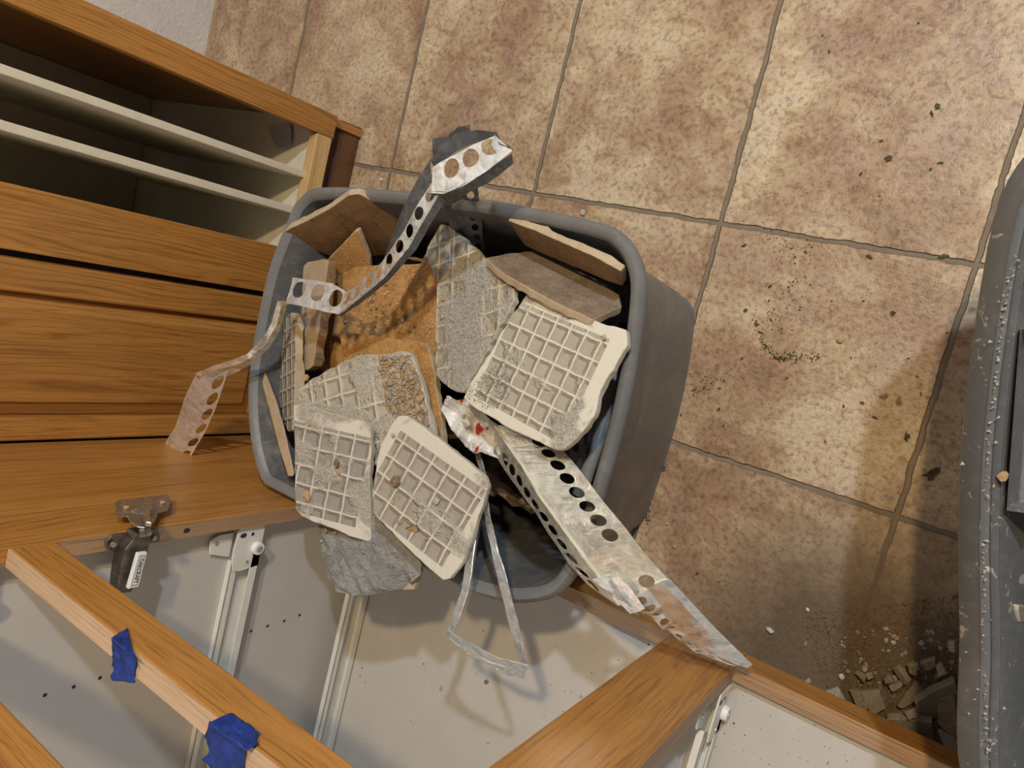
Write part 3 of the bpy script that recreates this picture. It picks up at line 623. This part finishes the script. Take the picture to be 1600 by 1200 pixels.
# ------------------------------------------------------------------ mortar lump over the lower rim
def lump(name, poly, h, th, m, seed, **kw):
    xs = [p[0] for p in poly]; ys = [p[1] for p in poly]; n = 46; bm = bmesh.new(); grid = {}
    c = Vector((sum(xs)/len(xs), sum(ys)/len(ys)))
    rings = 22; N = 110; per = []
    # resample outline
    L = [0]; P = [Vector(p) for p in poly]+[Vector(poly[0])]
    for a, b in zip(P, P[1:]): L.append(L[-1]+(b-a).length)
    for k in range(N):
        s = L[-1]*k/N; i = max(j for j in range(len(L)) if L[j] <= s); i = min(i, len(P)-2); t = (s-L[i])/max(1e-6, L[i+1]-L[i]); per.append(P[i].lerp(P[i+1], t))
    top = []
    for r in range(rings+1):
        q = 1-r/rings; row = []
        for k, e in enumerate(per):
            p2 = c.lerp(e, q); wob = 1+.02*noise.noise(Vector((k*.35, seed, 0))); p2 = c+(p2-c)*wob
            w3 = at(p2.x, p2.y, h)
            d = noise.fractal(w3*60, 1, 2, 5)*.0045-abs(noise.noise(w3*32))*.011 + noise.noise(w3*260)*.0016
            edge = -(1-min(1, (1-q)*6))*.35*th*S
            w3 = w3+Vector((0, 0, d+edge)); row.append(bm.verts.new(w3))
        top.append(row)
        if r == rings: break
    bot = [bm.verts.new(Vector((v.co.x, v.co.y, (h-th)*S)).lerp(Vector((top[-1][0].co.x, top[-1][0].co.y, (h-th)*S)), .04)) for v in top[0]]
    for A, B in zip(top, top[1:]):
        for k in range(N): bm.faces.new((A[k], A[(k+1) % N], B[(k+1) % N], B[k]))
    for k in range(N): bm.faces.new((top[0][k], bot[k], bot[(k+1) % N], top[0][(k+1) % N]))
    bm.faces.new(bot); bmesh.ops.remove_doubles(bm, verts=bm.verts, dist=.00005)
    return link(name, bm_done(bm, name), m, **kw)
lump('mortar_lump', [(492,822),(500,815),(560,800),(620,820),(640,850),(652,880),(652,897),(640,912),(620,922),(580,931),(545,932),(522,927),(508,910),(505,885),(494,862)], 1.035, .05, MORTAR, 4, label='rough grey lump of mortar hanging over the lower rim of the bin', cat='mortar')
slab('broken_tile', [(560,800),(640,850),(653,880),(650,905),(646,922),(630,922),(580,900),(540,850)], [(560,850,.995), (640,850,.995), (640,920,.995)], .03, [BODY, BODY], .5, seed=30, label='tan tile corner just showing under the grey mortar lump', **bt)
# ------------------------------------------------------------------ crumpled printed bag
bm = bmesh.new()
def bagh(u, v):
    f1 = abs(((u*.9+v*.35)/17) % 2-1); f2 = abs(((v*.8-u*.5)/23) % 2-1)
    return at(u, v, .84+.045*f1+.03*f2+.02*noise.noise(Vector((u*.03, v*.03, 0))))
sheet(bm, [(690,640),(699,617),(714,626),(736,620),(765,655),(778,664),(800,690),(806,725),(775,715),(752,706),(742,709),(728,697),(705,670)], bagh, .0015, Vector((0, 0, 1)), 4, 12, 90)
bago = link('plastic_bag', bm_done(bm, 'bag'), BAG, label='crumpled white bag with red print beside the long perforated strip', cat='bag'); solid(bago, .0005)
# ------------------------------------------------------------------ bent perforated metal strips
def resample(poly, n, t=None):
    L = [0]
    for a, b in zip(poly, poly[1:]): L.append(L[-1]+(b-a).length)
    out = []
    for k in range(n+1):
        s = L[-1]*k/n; i = max(j for j in range(len(L)) if L[j] <= s+1e-12); i = min(i, len(poly)-2)
        out.append(poly[i].lerp(poly[i+1], (s-L[i])/max(1e-9, L[i+1]-L[i])))
    return out
def arclen(poly): return sum((b-a).length for a, b in zip(poly, poly[1:]))
def flange(bm, A, B, holes=True, n=None, pitch=.0145, rad=.33, seed=0, hpos=.5, crump=.0006, skip=()):
    """a ribbon of sheet between two 3D polylines, cut by a row of round holes"""
    rnd = random.Random(seed)
    if n: pitch = max(arclen(A), arclen(B))/n
    n = n or max(1, round(max(arclen(A), arclen(B))/pitch)) if holes else max(4, round(max(arclen(A), arclen(B))/.004))
    sub = 4 if holes else 1
    RA, RB = resample(A, n*sub), resample(B, n*sub)
    def P(i, t):                                  # i in sub steps (float)
        i = max(0, min(n*sub, i)); k = min(int(i), n*sub-1); f = i-k
        a = RA[k].lerp(RA[k+1], f); b = RB[k].lerp(RB[k+1], f); q = a.lerp(b, t)
        nn = (b-a).cross(RA[k+1]-RA[k]); nn = nn.normalized() if nn.length > 1e-12 else Vector((0, 0, 1))
        return q+nn*crump*noise.noise(q*45+Vector((seed, 0, 0)))*2.2
    if not holes:
        m_ = 3; g = [[bm.verts.new(P(i, j/m_)) for j in range(m_+1)] for i in range(n+1)]
        for i in range(n):
            for j in range(m_): bm.faces.new((g[i][j], g[i+1][j], g[i+1][j+1], g[i][j+1]))
        return
    for c in range(n):
        wdt = (RA[c*4+2]-RB[c*4+2]).length or 1e-6; ln = arclen(RA[c*4:c*4+5])*.5+arclen(RB[c*4:c*4+5])*.5
        r = min(rad*pitch, wdt*.36); ru = r/ln; rv = r/wdt
        outer = []; inner = []
        for k in range(16):                       # boundary of the unit square, 4 per side
            s, t = divmod(k, 4); t /= 4
            u_, v_ = ((t, 0), (1, t), (1-t, 1), (0, 1-t))[s]
            outer.append(bm.verts.new(P(c*4+u_*4, v_)))
            a = math.atan2(v_-.5, u_-.5); inner.append(bm.verts.new(P(c*4+(.5+math.cos(a)*ru)*4, hpos+math.sin(a)*rv)))
        for k in range(16): bm.faces.new((outer[k], outer[(k+1) % 16], inner[(k+1) % 16], inner[k]))
        if c in skip: bm.faces.new(inner)
def A_(*pts): return [at(*p) for p in pts]
def strip(name, flanges, m, label, th=.0007, parent=None):
    bm = bmesh.new()
    for i, f in enumerate(flanges): flange(bm, f[0], f[1], **dict(dict(seed=i), **(f[2] if len(f) > 2 else {})))
    bmesh.ops.remove_doubles(bm, verts=bm.verts, dist=.0004)
    kw = dict(parent=parent) if parent else dict(label=label, cat='metal strip')
    o = link(name, bm_done(bm, name), m, **kw); solid(o, th)
    return o
# long corner bead running out of the bin to the lower right
ridge = A_((776,664,.93),(800,700,.96),(820,728,1.0),(850,780,1.03),(882,823,1.05),(915,868,1.05),(950,915,1.02),(972,945,1.0))
rgt = A_((842,672,.93),(872,694,.95),(905,733,.98),(940,780,1.0),(975,822,1.02),(1005,862,1.0),(1030,890,.98),(1045,906,.96))
lft = A_((772,708,.90),(790,735,.92),(812,768,.95),(836,800,.98),(865,845,1.0),(890,882,1.0),(905,898,.98),(918,912,.96))
noseL = A_((772,666,.94),(796,702,.97),(816,730,1.01),(846,782,1.04),(878,825,1.06),(910,870,1.06),(945,917,1.03),(967,946,1.01))
bead = empty('corner_bead', at(900, 830, .95), 'long perforated metal corner bead reaching out of the bin to the lower right', 'metal strip')
strip('perforated_flange', [(ridge, rgt, dict(pitch=.0225, rad=.37, hpos=.66, seed=3, skip=(9, 10)))], STEELW, '', parent=bead)
strip('perforated_flange', [(noseL, lft, dict(pitch=.0225, rad=.35, hpos=.62, seed=4))], STEELW, '', parent=bead)
strip('nose', [(noseL, ridge, dict(holes=False))], MELC, '', parent=bead)
# torn outer half: ragged flange, ridge, bright right edge
r1 = A_((1045,903,.96),(1075,935,.88),(1110,973,.76),(1145,1008,.66),(1176,1038,.58))
r2_ = A_((1032,908,.98),(1062,940,.90),(1095,975,.78),(1128,1008,.68),(1168,1043,.58))
r3 = A_((1012,920,.98),(1035,950,.90),(1060,985,.78),(1090,1012,.70),(1150,1040,.60))
r4 = A_((975,945,1.0),(1015,962,.90),(1042,985,.80),(1085,1018,.70),(1135,1035,.62))
strip('torn_flange', [(r1, r2_, dict(holes=False)), (r2_, r3, dict(holes=False, crump=.0012)), (r3, r4, dict(pitch=.019, rad=.36, crump=.0025, seed=8))], STEEL, '', parent=bead)
strip('folded_tab', [(A_((925,905,1.05),(950,925,1.04),(985,958,1.0)), A_((962,898,1.05),(985,920,1.03),(1008,950,1.0)), dict(holes=False, crump=.002)), (A_((935,920,1.0),(960,940,1.0),(998,962,.98)), A_((955,905,1.06),(968,925,1.04),(985,945,1.02)), dict(holes=False))], STEEL, '', parent=bead)
# triangular loop of bent strip over the lower rim
W = 9
loopA = A_((742,708,.80),(752,745,.85),(756,800,.95),(766,850,1.02),(780,910,1.05),(800,985,1.03),(822,1046,1.0))
loopB = A_((749,706,.82),(760,745,.87),(764,800,.97),(776,850,1.04),(792,908,1.07),(812,982,1.05),(826,1038,1.02))
loopC = A_((748,790,.90),(737,830,.98),(728,880,1.03),(722,920,1.05),(708,960,1.04),(697,992,1.0))
loopD = A_((754,792,.92),(745,832,1.0),(738,880,1.05),(732,922,1.07),(718,962,1.06),(708,990,1.02))
loopE = A_((697,992,1.0),(720,1010,1.0),(770,1036,1.0),(822,1050,1.0)); loopF = A_((700,984,1.04),(725,1000,1.04),(775,1026,1.04),(826,1040,1.04))
lp = strip('bent_metal_strip', [(loopA, loopB, dict(holes=False)), (loopC, loopD, dict(holes=False)), (loopE, loopF, dict(holes=False)),
    (loopB, A_((752,712,.74),(757,748,.78),(758,802,.86),(766,850,.93),(779,908,.97),(797,985,.96),(815,1044,.95)), dict(holes=False)),
    (loopD, A_((757,800,.84),(748,836,.92),(742,880,.97),(738,922,.98),(725,962,.97),(712,992,.96)), dict(holes=False)),
    (loopE, A_((716,996,.92),(735,1022,.90),(785,1052,.90),(818,1062,.92)), dict(pitch=.0125, rad=.3, crump=.0015))], STEEL, 'bright metal strip bent into a narrow triangle hanging over the lower rim', .0009)
def U_(*pts): return [at(u, v, 1+(h-1)*.62) for u, v, h in pts]
# upper strip: several bends from the head above the top rim to the tail over the left rim
sp_ = empty('corner_bead', at(640, 400, 1.1), 'bent perforated corner bead arching over the bin from top to left rim', 'metal strip')
tl1 = U_((307,584,1.20),(290,618,1.14),(274,667,1.06),(258,692,1.02),(244,714,1.0)); tl2 = U_((331,590,1.17),(320,625,1.12),(308,664,1.05),(293,690,1.01),(272,719,.98)); tl3 = U_((357,578,1.17),(347,610,1.12),(336,641,1.07),(321,674,1.02),(293,722,.97))
strip('tail', [(tl1, tl2, dict(holes=False)), (tl2, tl3, dict(n=6, rad=.40, seed=5, hpos=.52))], STEEL, '', parent=sp_)
er1 = U_((305,583,1.21),(335,571,1.20),(361,563,1.18),(386,553,1.15),(410,530,1.12),(424,505,1.10),(434,470,1.12),(446,470,1.12)); er2 = U_((308,590,1.19),(337,579,1.18),(364,571,1.16),(389,561,1.13),(415,537,1.08),(431,510,1.08),(440,478,1.10),(449,476,1.10))
strip('edge_run', [(er1, er2, dict(holes=False)), (er2, U_((335,596,1.14),(350,590,1.12),(372,580,1.10),(394,568,1.07),(420,544,1.03),(438,515,1.0),(446,484,1.02)), dict(holes=False))], STEELW, '', parent=sp_)
strip('middle_flange', [(U_((458,434,1.06),(490,438,1.06),(520,443,1.06),(545,458,1.08)), U_((447,474,1.12),(480,480,1.12),(510,488,1.12),(530,491,1.12)), dict(n=3, rad=.32, hpos=.42, seed=6))], STEEL, '', parent=sp_)
upA = U_((530,491,1.12),(560,468,1.16),(600,435,1.22),(640,385,1.28),(665,340,1.32),(690,298,1.34))
upB = U_((538,460,1.08),(565,440,1.13),(595,412,1.2),(628,366,1.26),(652,322,1.30),(674,286,1.32))
upC = U_((596,412,1.16),(612,372,1.2),(630,325,1.26),(652,282,1.3),(672,250,1.32))
strip('long_flange', [(upA, upB, dict(n=9, rad=.30, hpos=.60, seed=7))], STEEL, '', parent=sp_)
strip('back_flange', [(upB[2:], upC, dict(holes=False))], STEELD, '', parent=sp_)  # same metal as the lit flange, its shade put into the darker colour
strip('outer_edge', [(upA, U_((533,494,1.09),(564,473,1.12),(606,440,1.18),(650,390,1.24),(676,345,1.28),(702,303,1.30)), dict(holes=False))], STEELD, '', parent=sp_)
strip('head_flange', [(U_((690,253,1.345),(735,228,1.36),(774,212,1.36)), U_((694,303,1.365),(725,290,1.38),(760,268,1.38),(801,236,1.38)), dict(n=3, rad=.36, hpos=.34, seed=9)), (U_((676,262,1.34),(690,253,1.345)), U_((675,302,1.36),(694,303,1.365)), dict(holes=False)),
    (U_((774,212,1.36),(768,226,1.37)), U_((790,240,1.375),(782,250,1.38)), dict(holes=False))], STEEL, '', parent=sp_)
strip('head_lip', [(U_((676,298,1.36),(700,300,1.37),(720,290,1.38),(760,268,1.38),(800,240,1.38)), U_((672,312,1.30),(700,312,1.30),(725,304,1.31),(765,285,1.32),(802,256,1.33)), dict(holes=False)), (U_((772,213,1.36),(780,225,1.37),(797,232,1.38)), U_((776,206,1.33),(784,222,1.34),(798,230,1.36)), dict(holes=False))], STEELD, '', parent=sp_)
strip('head_back', [(U_((672,250,1.32),(695,225,1.33),(712,208,1.34),(745,203,1.34),(776,206,1.34)), U_((680,262,1.28),(702,244,1.30),(720,232,1.30),(748,222,1.31),(770,214,1.32)), dict(holes=False)),
    (U_((676,217,1.28),(700,212,1.3),(715,198,1.3),(733,195,1.3)), U_((676,245,1.24),(700,230,1.26),(718,215,1.28),(738,212,1.28)), dict(holes=False, crump=.002))], STEELD, '', parent=sp_)
strip('perforated_metal_strip', [(A_((692,312,.98),(700,345,.86),(718,380,.74)), A_((722,300,.98),(730,345,.86),(738,392,.72)), dict(holes=False)), (A_((722,300,.98),(730,345,.86),(738,392,.72)), A_((746,293,1.0),(752,340,.88),(758,395,.74)), dict(pitch=.0185, rad=.38, seed=11))], STEELD, 'dark perforated strip plunging into the bin at the top, behind the arching bead')
strip('perforated_metal_strip', [(A_((880,690,.80),(895,720,.80),(905,770,.78)), A_((912,680,.84),(916,712,.84),(900,755,.82)), dict(pitch=.0195, rad=.36, seed=12))], STEELD, 'dark perforated strip end under the large ribbed tile near the right wall')
# inner grey tube-like tote lid edge standing in the bin at right
bm = bmesh.new(); pa = A_((965,560,.70),(948,640,.76),(930,700,.80),(905,775,.82)); 
pa = resample(pa, 14); rr = .0095
prev = None
for i, p in enumerate(pa):
    t = (pa[min(i+1, 14)]-pa[max(i-1, 0)]).normalized(); s_ = t.cross(Vector((0, 0, 1))).normalized(); u_ = s_.cross(t)
    ring = [bm.verts.new(p+s_*math.cos(a)*rr+u_*math.sin(a)*rr*.8) for a in [k*math.pi/6 for k in range(12)]]
    if prev:
        for k in range(12): bm.faces.new((prev[k], prev[(k+1) % 12], ring[(k+1) % 12], ring[k]))
    else: bm.faces.new(ring)
    prev = ring
bm.faces.new(prev[::-1])
link('plastic_edge', bm_done(bm, 'pe', True), BINM, label='smooth grey rounded plastic edge inside the right wall of the bin', cat='plastic piece')
# ------------------------------------------------------------------ chips and grit on the tiles
fp = planefn(pl_pl, .001); gravel = [(592,560),(640,552),(652,585),(668,640),(675,690),(650,660),(622,655),(604,640),(600,600)]
grains('grit', scatter(gravel, 1500, 2, fp), CHIPT, .0006, .0016, 2, label='tan grit heaped on the pale ribbed tile left of the bin centre', cat='grit', kind='stuff')
grains('grit', scatter(gravel, 900, 3, fp), WHITEB, .0004, .0012, 3, label='pale grit mixed into the heap on the ribbed tile', cat='grit', kind='stuff')
for i, p in enumerate(scatter(gravel, 60, 4, fp)):
    chip('tile_chip', p, random.Random(i).uniform(.003, .0068), (CHIPT, BODY, SHARD)[i % 3], .5, i, label='small chip in the gravel heap on the pale ribbed tile', cat='chip', group='chips heaped on the pale tile')
fo = planefn(pl_or, .001)
for i, p in enumerate(scatter([(560,440),(672,420),(676,525),(600,520),(540,510)], 80, 5, fo)):
    chip('tile_chip', p, random.Random(i).uniform(.0012, .0042), (CHIPT, BODY, CHIPD)[i % 3], .45, i+200, label='small chip on the large orange glazed tile', cat='chip', group='chips on the orange tile')
grains('grit', scatter([(550,425),(675,418),(680,530),(600,520),(510,540)], 1600, 6, fo), BODY, .0003, .0010, 6, label='sandy grit on the large orange glazed tile', cat='grit', kind='stuff')
fm = planefn(pl_mid, .001)
grains('grit', scatter([(690,360),(795,455),(715,605),(684,580),(684,450)], 1300, 7, fm), MORTAR, .0003, .0010, 7, label='grey mortar grit on the tall crusted tile', cat='grit', kind='stuff')
for i, (u, v) in enumerate(((694,468),(693,495),(700,400),(715,382),(740,440),(722,450),(705,575),(692,540))):
    chip('tile_chip', fm(u, v), .0042 if i < 2 else .003, CHIPT, .4, i+300, label='tan chip stuck on the tall mortar crusted tile', cat='chip', group='chips on the tall tile')
fl_ = planefn(pl_ll, .001); fk = planefn(pl_lm, .001)
for u, v, s, lab, m in ((482,775,.0085,'flat wooden looking tan chip on the lower left ribbed tile', CHIPT), (527,723,.006,'long brown chip in the middle of the lower left ribbed tile', CHIPD), (530,737,.0045,'small brown chip touching the long brown chip', CHIPT), (484,663,.003,'tiny tan chip at the top of the lower left ribbed tile', CHIPT)):
    chip('tile_chip', fl_(u, v), s*1.25, m, .35, int(u), label=lab, cat='chip')
for u, v, s, lab, m in ((621,752,.0085,'long brown chip on the diagonal ribbed tile', CHIPD), (616,680,.0045,'tan chip at the top corner of the diagonal ribbed tile', CHIPT), (684,782,.006,'grey stone chip on the diagonal ribbed tile', PEBG), (626,815,.0045,'brown chip near the lower left edge of the diagonal ribbed tile', CHIPT), (615,785,.0035,'small tan chip between the brown chips of the diagonal tile', CHIPT), (668,842,.003,'tiny grey tan chip low on the diagonal ribbed tile', SHARD)):
    chip('tile_chip', fk(u, v), s*1.25, m, .4, int(u), label=lab, cat='chip')
slab('tile_chip', [(610,827),(630,826),(648,823),(653,830),(648,838),(625,842),(618,836)], [(610,827,1.10), (653,828,1.12), (625,842,1.07)], .015, [CHIPT, CHIPD], 1.0, 5, seed=41, label='curled brown chip with a dark edge on the diagonal ribbed tile', cat='chip')
for u, v, s, h, m, lab in ((510,828,.005,1.03,CHIPT,'tan chip resting on the mortar lump'), (525,832,.0035,1.03,CHIPT,'small tan chip at the edge of the lower left tile, on the mortar'), (503,845,.0035,1.02,PEBG,'small grey pebble on the mortar lump'), (945,527,.004,1.01,CHIPT,'oval tan chip on the large pale ribbed tile'), (732,660,.008,.90,WHITEB,'pale crumb of plaster lying on the crumpled bag'), (725,650,.004,.9,CHIPT,'tan crumb beside the plaster crumb on the bag'), (430,705,.006,.75,CHIPT,'tan chip behind the thin leaning strip'), (480,590,.009,.86,CHIPT,'tan splinter above the pale ribbed tile'), (493,572,.009,.80,WHITEB,'white plaster lump between the left tiles'), (440,690,.005,.74,PEBG,'grey bit behind the thin leaning strip')):
    chip('tile_chip', at(u, v, h), s, m, .5, int(u*3+v), label=lab, cat='chip')
fb = planefn(pl_big, .001)
grains('grit', scatter([(735,600),(790,560),(800,600),(790,640),(760,640),(728,622)], 500, 9, fb), MORTAR, .0003, .0010, 9, label='grey grit on the lower left corner of the large ribbed tile', cat='grit', kind='stuff')
# ------------------------------------------------------------------ pebbles, leaves and rubble on the floor
def leaf(u, v, s, m, seed, lab, group=None, h=0):
    rnd = random.Random(seed); bm = bmesh.new(); n = 11; c = at(u, v, h); e = rnd.uniform(.35, .8); a0 = rnd.uniform(0, 6.3)
    vs = []
    for k in range(n):
        a = k/n*2*math.pi; r = s*rnd.uniform(.35, 1.15)
        q = Vector((math.cos(a)*r, math.sin(a)*r*e, 0)); q.rotate(Matrix.Rotation(a0, 3, 'Z')); vs.append(bm.verts.new(c+q+Vector((0, 0, .0015+rnd.uniform(-.0008, s*.18)))))
    cv = bm.verts.new(c+Vector((0, 0, .002)))
    for k in range(n): bm.faces.new((vs[k], vs[(k+1) % n], cv))
    o = link('dried_leaf', bm_done(bm, 'l'), m, label=lab, cat='leaf', **({'group': group} if group else {})); solid(o, .0006); return o
G1 = 'dark leaf crumbs on the sunlit tiles'
for i, (u, v, s) in enumerate(((1465,167,.005),(1456,178,.005),(1377,221,.003),(1469,255,.004),(1454,265,.003),(1345,272,.003),(1296,81,.003),(1285,56,.0025),(1435,37,.003),(1259,394,.0035),(1358,401,.005),(1163,384,.0045),(1375,306,.0022),(1204,447,.0045),(1202,470,.003),(1165,485,.0035),(1187,519,.004),(1182,505,.005),(1086,609,.004),(1064,648,.003),(1124,639,.003),(1131,665,.003),(1396,489,.004),(1347,629,.0035),(1319,635,.003),(1367,652,.0045),(1037,731,.006),(1090,896,.003),(1124,909,.003),(1205,500,.003),(1230,590,.003),(1420,560,.003),(1300,470,.002),(1240,440,.002),(1350,470,.002),(1330,560,.002),(1480,520,.002),(1160,560,.0025),(1290,690,.002),(1180,740,.002))):
    leaf(u, v, s, LEAFB if i % 3 else LEAFG, i, 'tiny dark crumb of dry leaf on the beige floor tiles', G1)
leaf(1390, 247, .0085, LEAFB, 60, 'dark forked leaf bit on the upper right floor tile')
leaf(1474, 401, .007, LEAFG, 61, 'green leaf bit on the grout line left of the right bin')
leaf(1456, 742, .0125, LEAFB, 62, 'large dark crumpled leaf beside the right bin')
leaf(1416, 682, .008, LEAFB, 63, 'dark ragged leaf above and left of the large crumpled leaf')
leaf(1381, 618, .008, CHIPD, 64, 'left of two brown dirt crumbs on the centre right tile'); leaf(1405, 627, .008, CHIPD, 65, 'right of two brown dirt crumbs on the centre right tile')
leaf(1433, 588, .004, CHIPD, 66, 'brown crumb near the slanting grout line'); leaf(1439, 615, .004, CHIPD, 67, 'brown crumb just below another near the slanting grout line')
def moss(path, k, spread, seed, lab):
    rnd = random.Random(seed); pts = []
    for _ in range(k):
        s = rnd.random()*(len(path)-1); i = int(s); u = path[i][0]+(path[i+1][0]-path[i][0])*(s-i)+rnd.gauss(0, spread); v = path[i][1]+(path[i+1][1]-path[i][1])*(s-i)+rnd.gauss(0, spread)
        pts.append(at(u, v, .002))
    grains('plant_crumbs', pts, LEAFG, .0005, .0016, seed, label=lab, cat='plant debris', kind='stuff')
moss([(1182,505),(1190,525),(1195,545),(1210,556),(1220,562),(1232,556),(1245,558),(1262,560),(1280,556)], 210, 3.5, 1, 'curved line of green plant crumbs on the middle floor tile')
moss([(1016,765),(1012,790),(1010,815)], 110, 3.5, 2, 'green plant crumbs beside the lower right foot of the bin')
moss([(1080,612),(1110,600),(1135,590)], 60, 6, 3, 'green plant crumbs to the right of the bin wall')
moss([(1200,375),(1240,385),(1250,430),(1230,480),(1200,500)], 130, 16, 4, 'thin scatter of plant crumbs at the top of the middle floor tile')
def dustpts(poly, k, seed): return scatter(poly, k, seed, lambda u, v: at(u, v, .0015))
grains('grit', dustpts([(1030,380),(1500,420),(1380,800),(1060,680)], 900, 21), SHARD, .0003, .0009, 21, label='fine crumbs strewn over the middle floor tile', cat='grit', kind='stuff')
grains('grit', dustpts([(1050,700),(1380,810),(1330,1000),(1180,1000),(1000,800)], 500, 22), SHARD, .0003, .0009, 22, label='fine crumbs on the floor tile below the middle one', cat='grit', kind='stuff')
PB = (('white pebble on the floor tile near the top edge',669,62,.0055,PEBW),('white pebble between the cabinet toe and the top rim',597,281,.0055,PEBW),('grey pebble just outside the upper right rim of the bin',912,332,.006,PEBG),
 ('grey stone on the floor right of the bin foot',1043,818,.0052,PEBG),('small grey stone below the other one by the bin foot',1054,854,.0042,PEBG),('white stone chip on the lower floor tile',1204,984,.0068,PEBW),
 ('tan pebble in the middle floor tile',1313,531,.0065,CHIPT),('grey pebble near the right wall of the bin',1079,582,.004,PEBG),('thin pale splinter near the shaded floor',1262,952,.004,PEBW),('pale chip at the edge of the shade',1259,1005,.0045,SHARD),
 ('white oval pebble at the edge of the rubble',1315,1056,.006,PEBW),('pale oval chip above the rubble',1341,987,.005,SHARD),('white flat chip in the rubble',1397,1003,.0055,PEBW),('long grey sliver by the bottom rail',1262,1065,.009,SHARD))
for i, (lab, u, v, s, m) in enumerate(PB): chip('pebble', at(u, v, 0), s, m, .55, 700+i, label=lab, cat='pebble')
CF = HB+.108
for i, (lab, u, v, s, m) in enumerate((('grey pebble on the pale cabinet floor under the metal loop',690,1075,.006,PEBG),('brown splinter on the pale cabinet floor under the metal loop',761,1065,.0055,CHIPD),('small pale chip near the centre stile',908,1088,.0035,PEBG),('tiny chip near the bottom of the cabinet floor',763,1161,.003,PEBG))):
    chip('pebble', at(u, v, CF), s, m, .5, 740+i, label=lab, cat='pebble')
def cfp(u, v): return at(u, v, CF+.001)
grains('grit', scatter([(600,960),(1030,1000),(820,1190),(580,1190)], 80, 31, cfp), CHIPD, .0004, .0011, 31, label='dark crumbs on the pale floor of the open cabinet', cat='grit', kind='stuff')
grains('grit', scatter([(1160,1070),(1420,1195),(1110,1195)], 60, 32, cfp), CHIPD, .0004, .0010, 32, label='dark crumbs on the cabinet floor right of the centre stile', cat='grit', kind='stuff')
# white caulk crumbs by the toe kick
grains('caulk', scatter([(545,225),(555,240),(552,262),(538,285),(534,280)], 120, 33, lambda u, v: at(u, v, .003)), PEBG, .0006, .0016, 33, label='crumbly white caulk along the end of the toe moulding', cat='caulk', kind='stuff')
slab('paper_scrap', [(418,200),(424,198),(436,197),(452,192),(455,205),(453,225),(448,230),(432,231),(424,218)], [(418,200,.38), (452,192,.38), (448,230,.38)], .006, [PEBG, PEBG], .5, 5, seed=44, label='grey shard lying on the floor of the upper tray slot', cat='shard')
# rubble heap
RB = [[(1326,1078),(1342,1080),(1355,1108),(1353,1114),(1336,1100)], [(1344,1080),(1373,1077),(1383,1108),(1366,1118),(1358,1112)], [(1428,1066),(1446,1082),(1425,1100),(1408,1108),(1401,1103)], [(1288,1080),(1308,1072),(1320,1094),(1300,1090)],
      [(1388,1072),(1408,1066),(1411,1072),(1394,1082)], [(1335,1052),(1352,1060),(1350,1067)], [(1352,1052),(1362,1050),(1364,1060),(1356,1063)], [(1430,1100),(1460,1080),(1492,1065),(1498,1090),(1462,1122),(1436,1126)], [(1464,1096),(1490,1085),(1500,1140),(1490,1155),(1465,1130)],
      [(1385,1125),(1420,1124),(1456,1130),(1462,1165),(1430,1160),(1400,1142)], [(1462,1040),(1470,1032),(1478,1052),(1466,1058)], [(1380,1062),(1386,1058),(1396,1066),(1384,1070)], [(1465,1140),(1500,1158),(1500,1185),(1475,1170)], [(1395,1045),(1402,1042),(1420,1068),(1413,1072)], [(1438,1038),(1460,1032),(1462,1042),(1446,1050)], [(1412,1112),(1425,1108),(1432,1122),(1420,1126)], [(1480,1002),(1492,1000),(1492,1020),(1482,1018)],[(1420,1042),(1436,1040),(1432,1056),(1422,1054)]]
labs = ['narrow grey shard at the left of the rubble by the bottom rail','squarish grey shard with cracked edge beside the narrow one','long slanted shard in the middle of the rubble','pale shard touching the bottom rail','pale pointed shard in the upper rubble','small pale sliver left in the rubble','small pointed pale shard in the rubble','big grey brown slab beside the right bin','steep slab edge against the right bin foot','broad grey slab along the bottom rail','upright shard near the right bin wall','tiny pale shard above the pointed one','lowest slab between rail and right bin','narrow brown stick in the rubble','flat brown shard near the top of the rubble','small shard between the slabs','pale shard touching the right bin','brown shard above the long slanted one']
for i, ol in enumerate(RB):
    u, v = ol[0]; rn = random.Random(i+5)
    k = rn.uniform(.05, .09) if i > 6 else .05
    slab('rubble_shard', ol, [(u, v, k), (ol[1][0], ol[1][1], k+rn.uniform(-.012, .02)), (ol[2][0], ol[2][1], k+rn.uniform(-.012, .02))], .03, [(SHARD, SHARD, GREYB)[i % 3] if i not in (13, 14, 17) else CHIPD, SHARD], 1.0, 6, seed=80+i, bev=.0008, label=labs[i], cat='shard')
rp = [(1310,1000),(1350,975),(1490,985),(1490,1080),(1400,1100),(1330,1080)]
for i, p in enumerate(scatter(rp, 120, 51, lambda u, v: at(u, v, .0))):
    chip('rubble_chip', p, random.Random(i).uniform(.0016, .0052), (SHARD, CHIPT, PEBG, CHIPD, SHARD, GREYB)[i % 6], .55, 900+i, label='small chip in the rubble heap at the lower right', cat='chip', group='small chips in the rubble heap')
grains('grit', dustpts([(1250,960),(1500,930),(1500,1190),(1400,1140),(1290,1080)], 2600, 52), CHIPD, .0004, .0016, 52, label='dark brown grit under the rubble at the lower right', cat='grit', kind='stuff')
grains('grit', dustpts([(1330,990),(1500,990),(1500,1120),(1330,1080)], 700, 53), SHARD, .0004, .0014, 53, label='pale grit among the rubble at the lower right', cat='grit', kind='stuff')
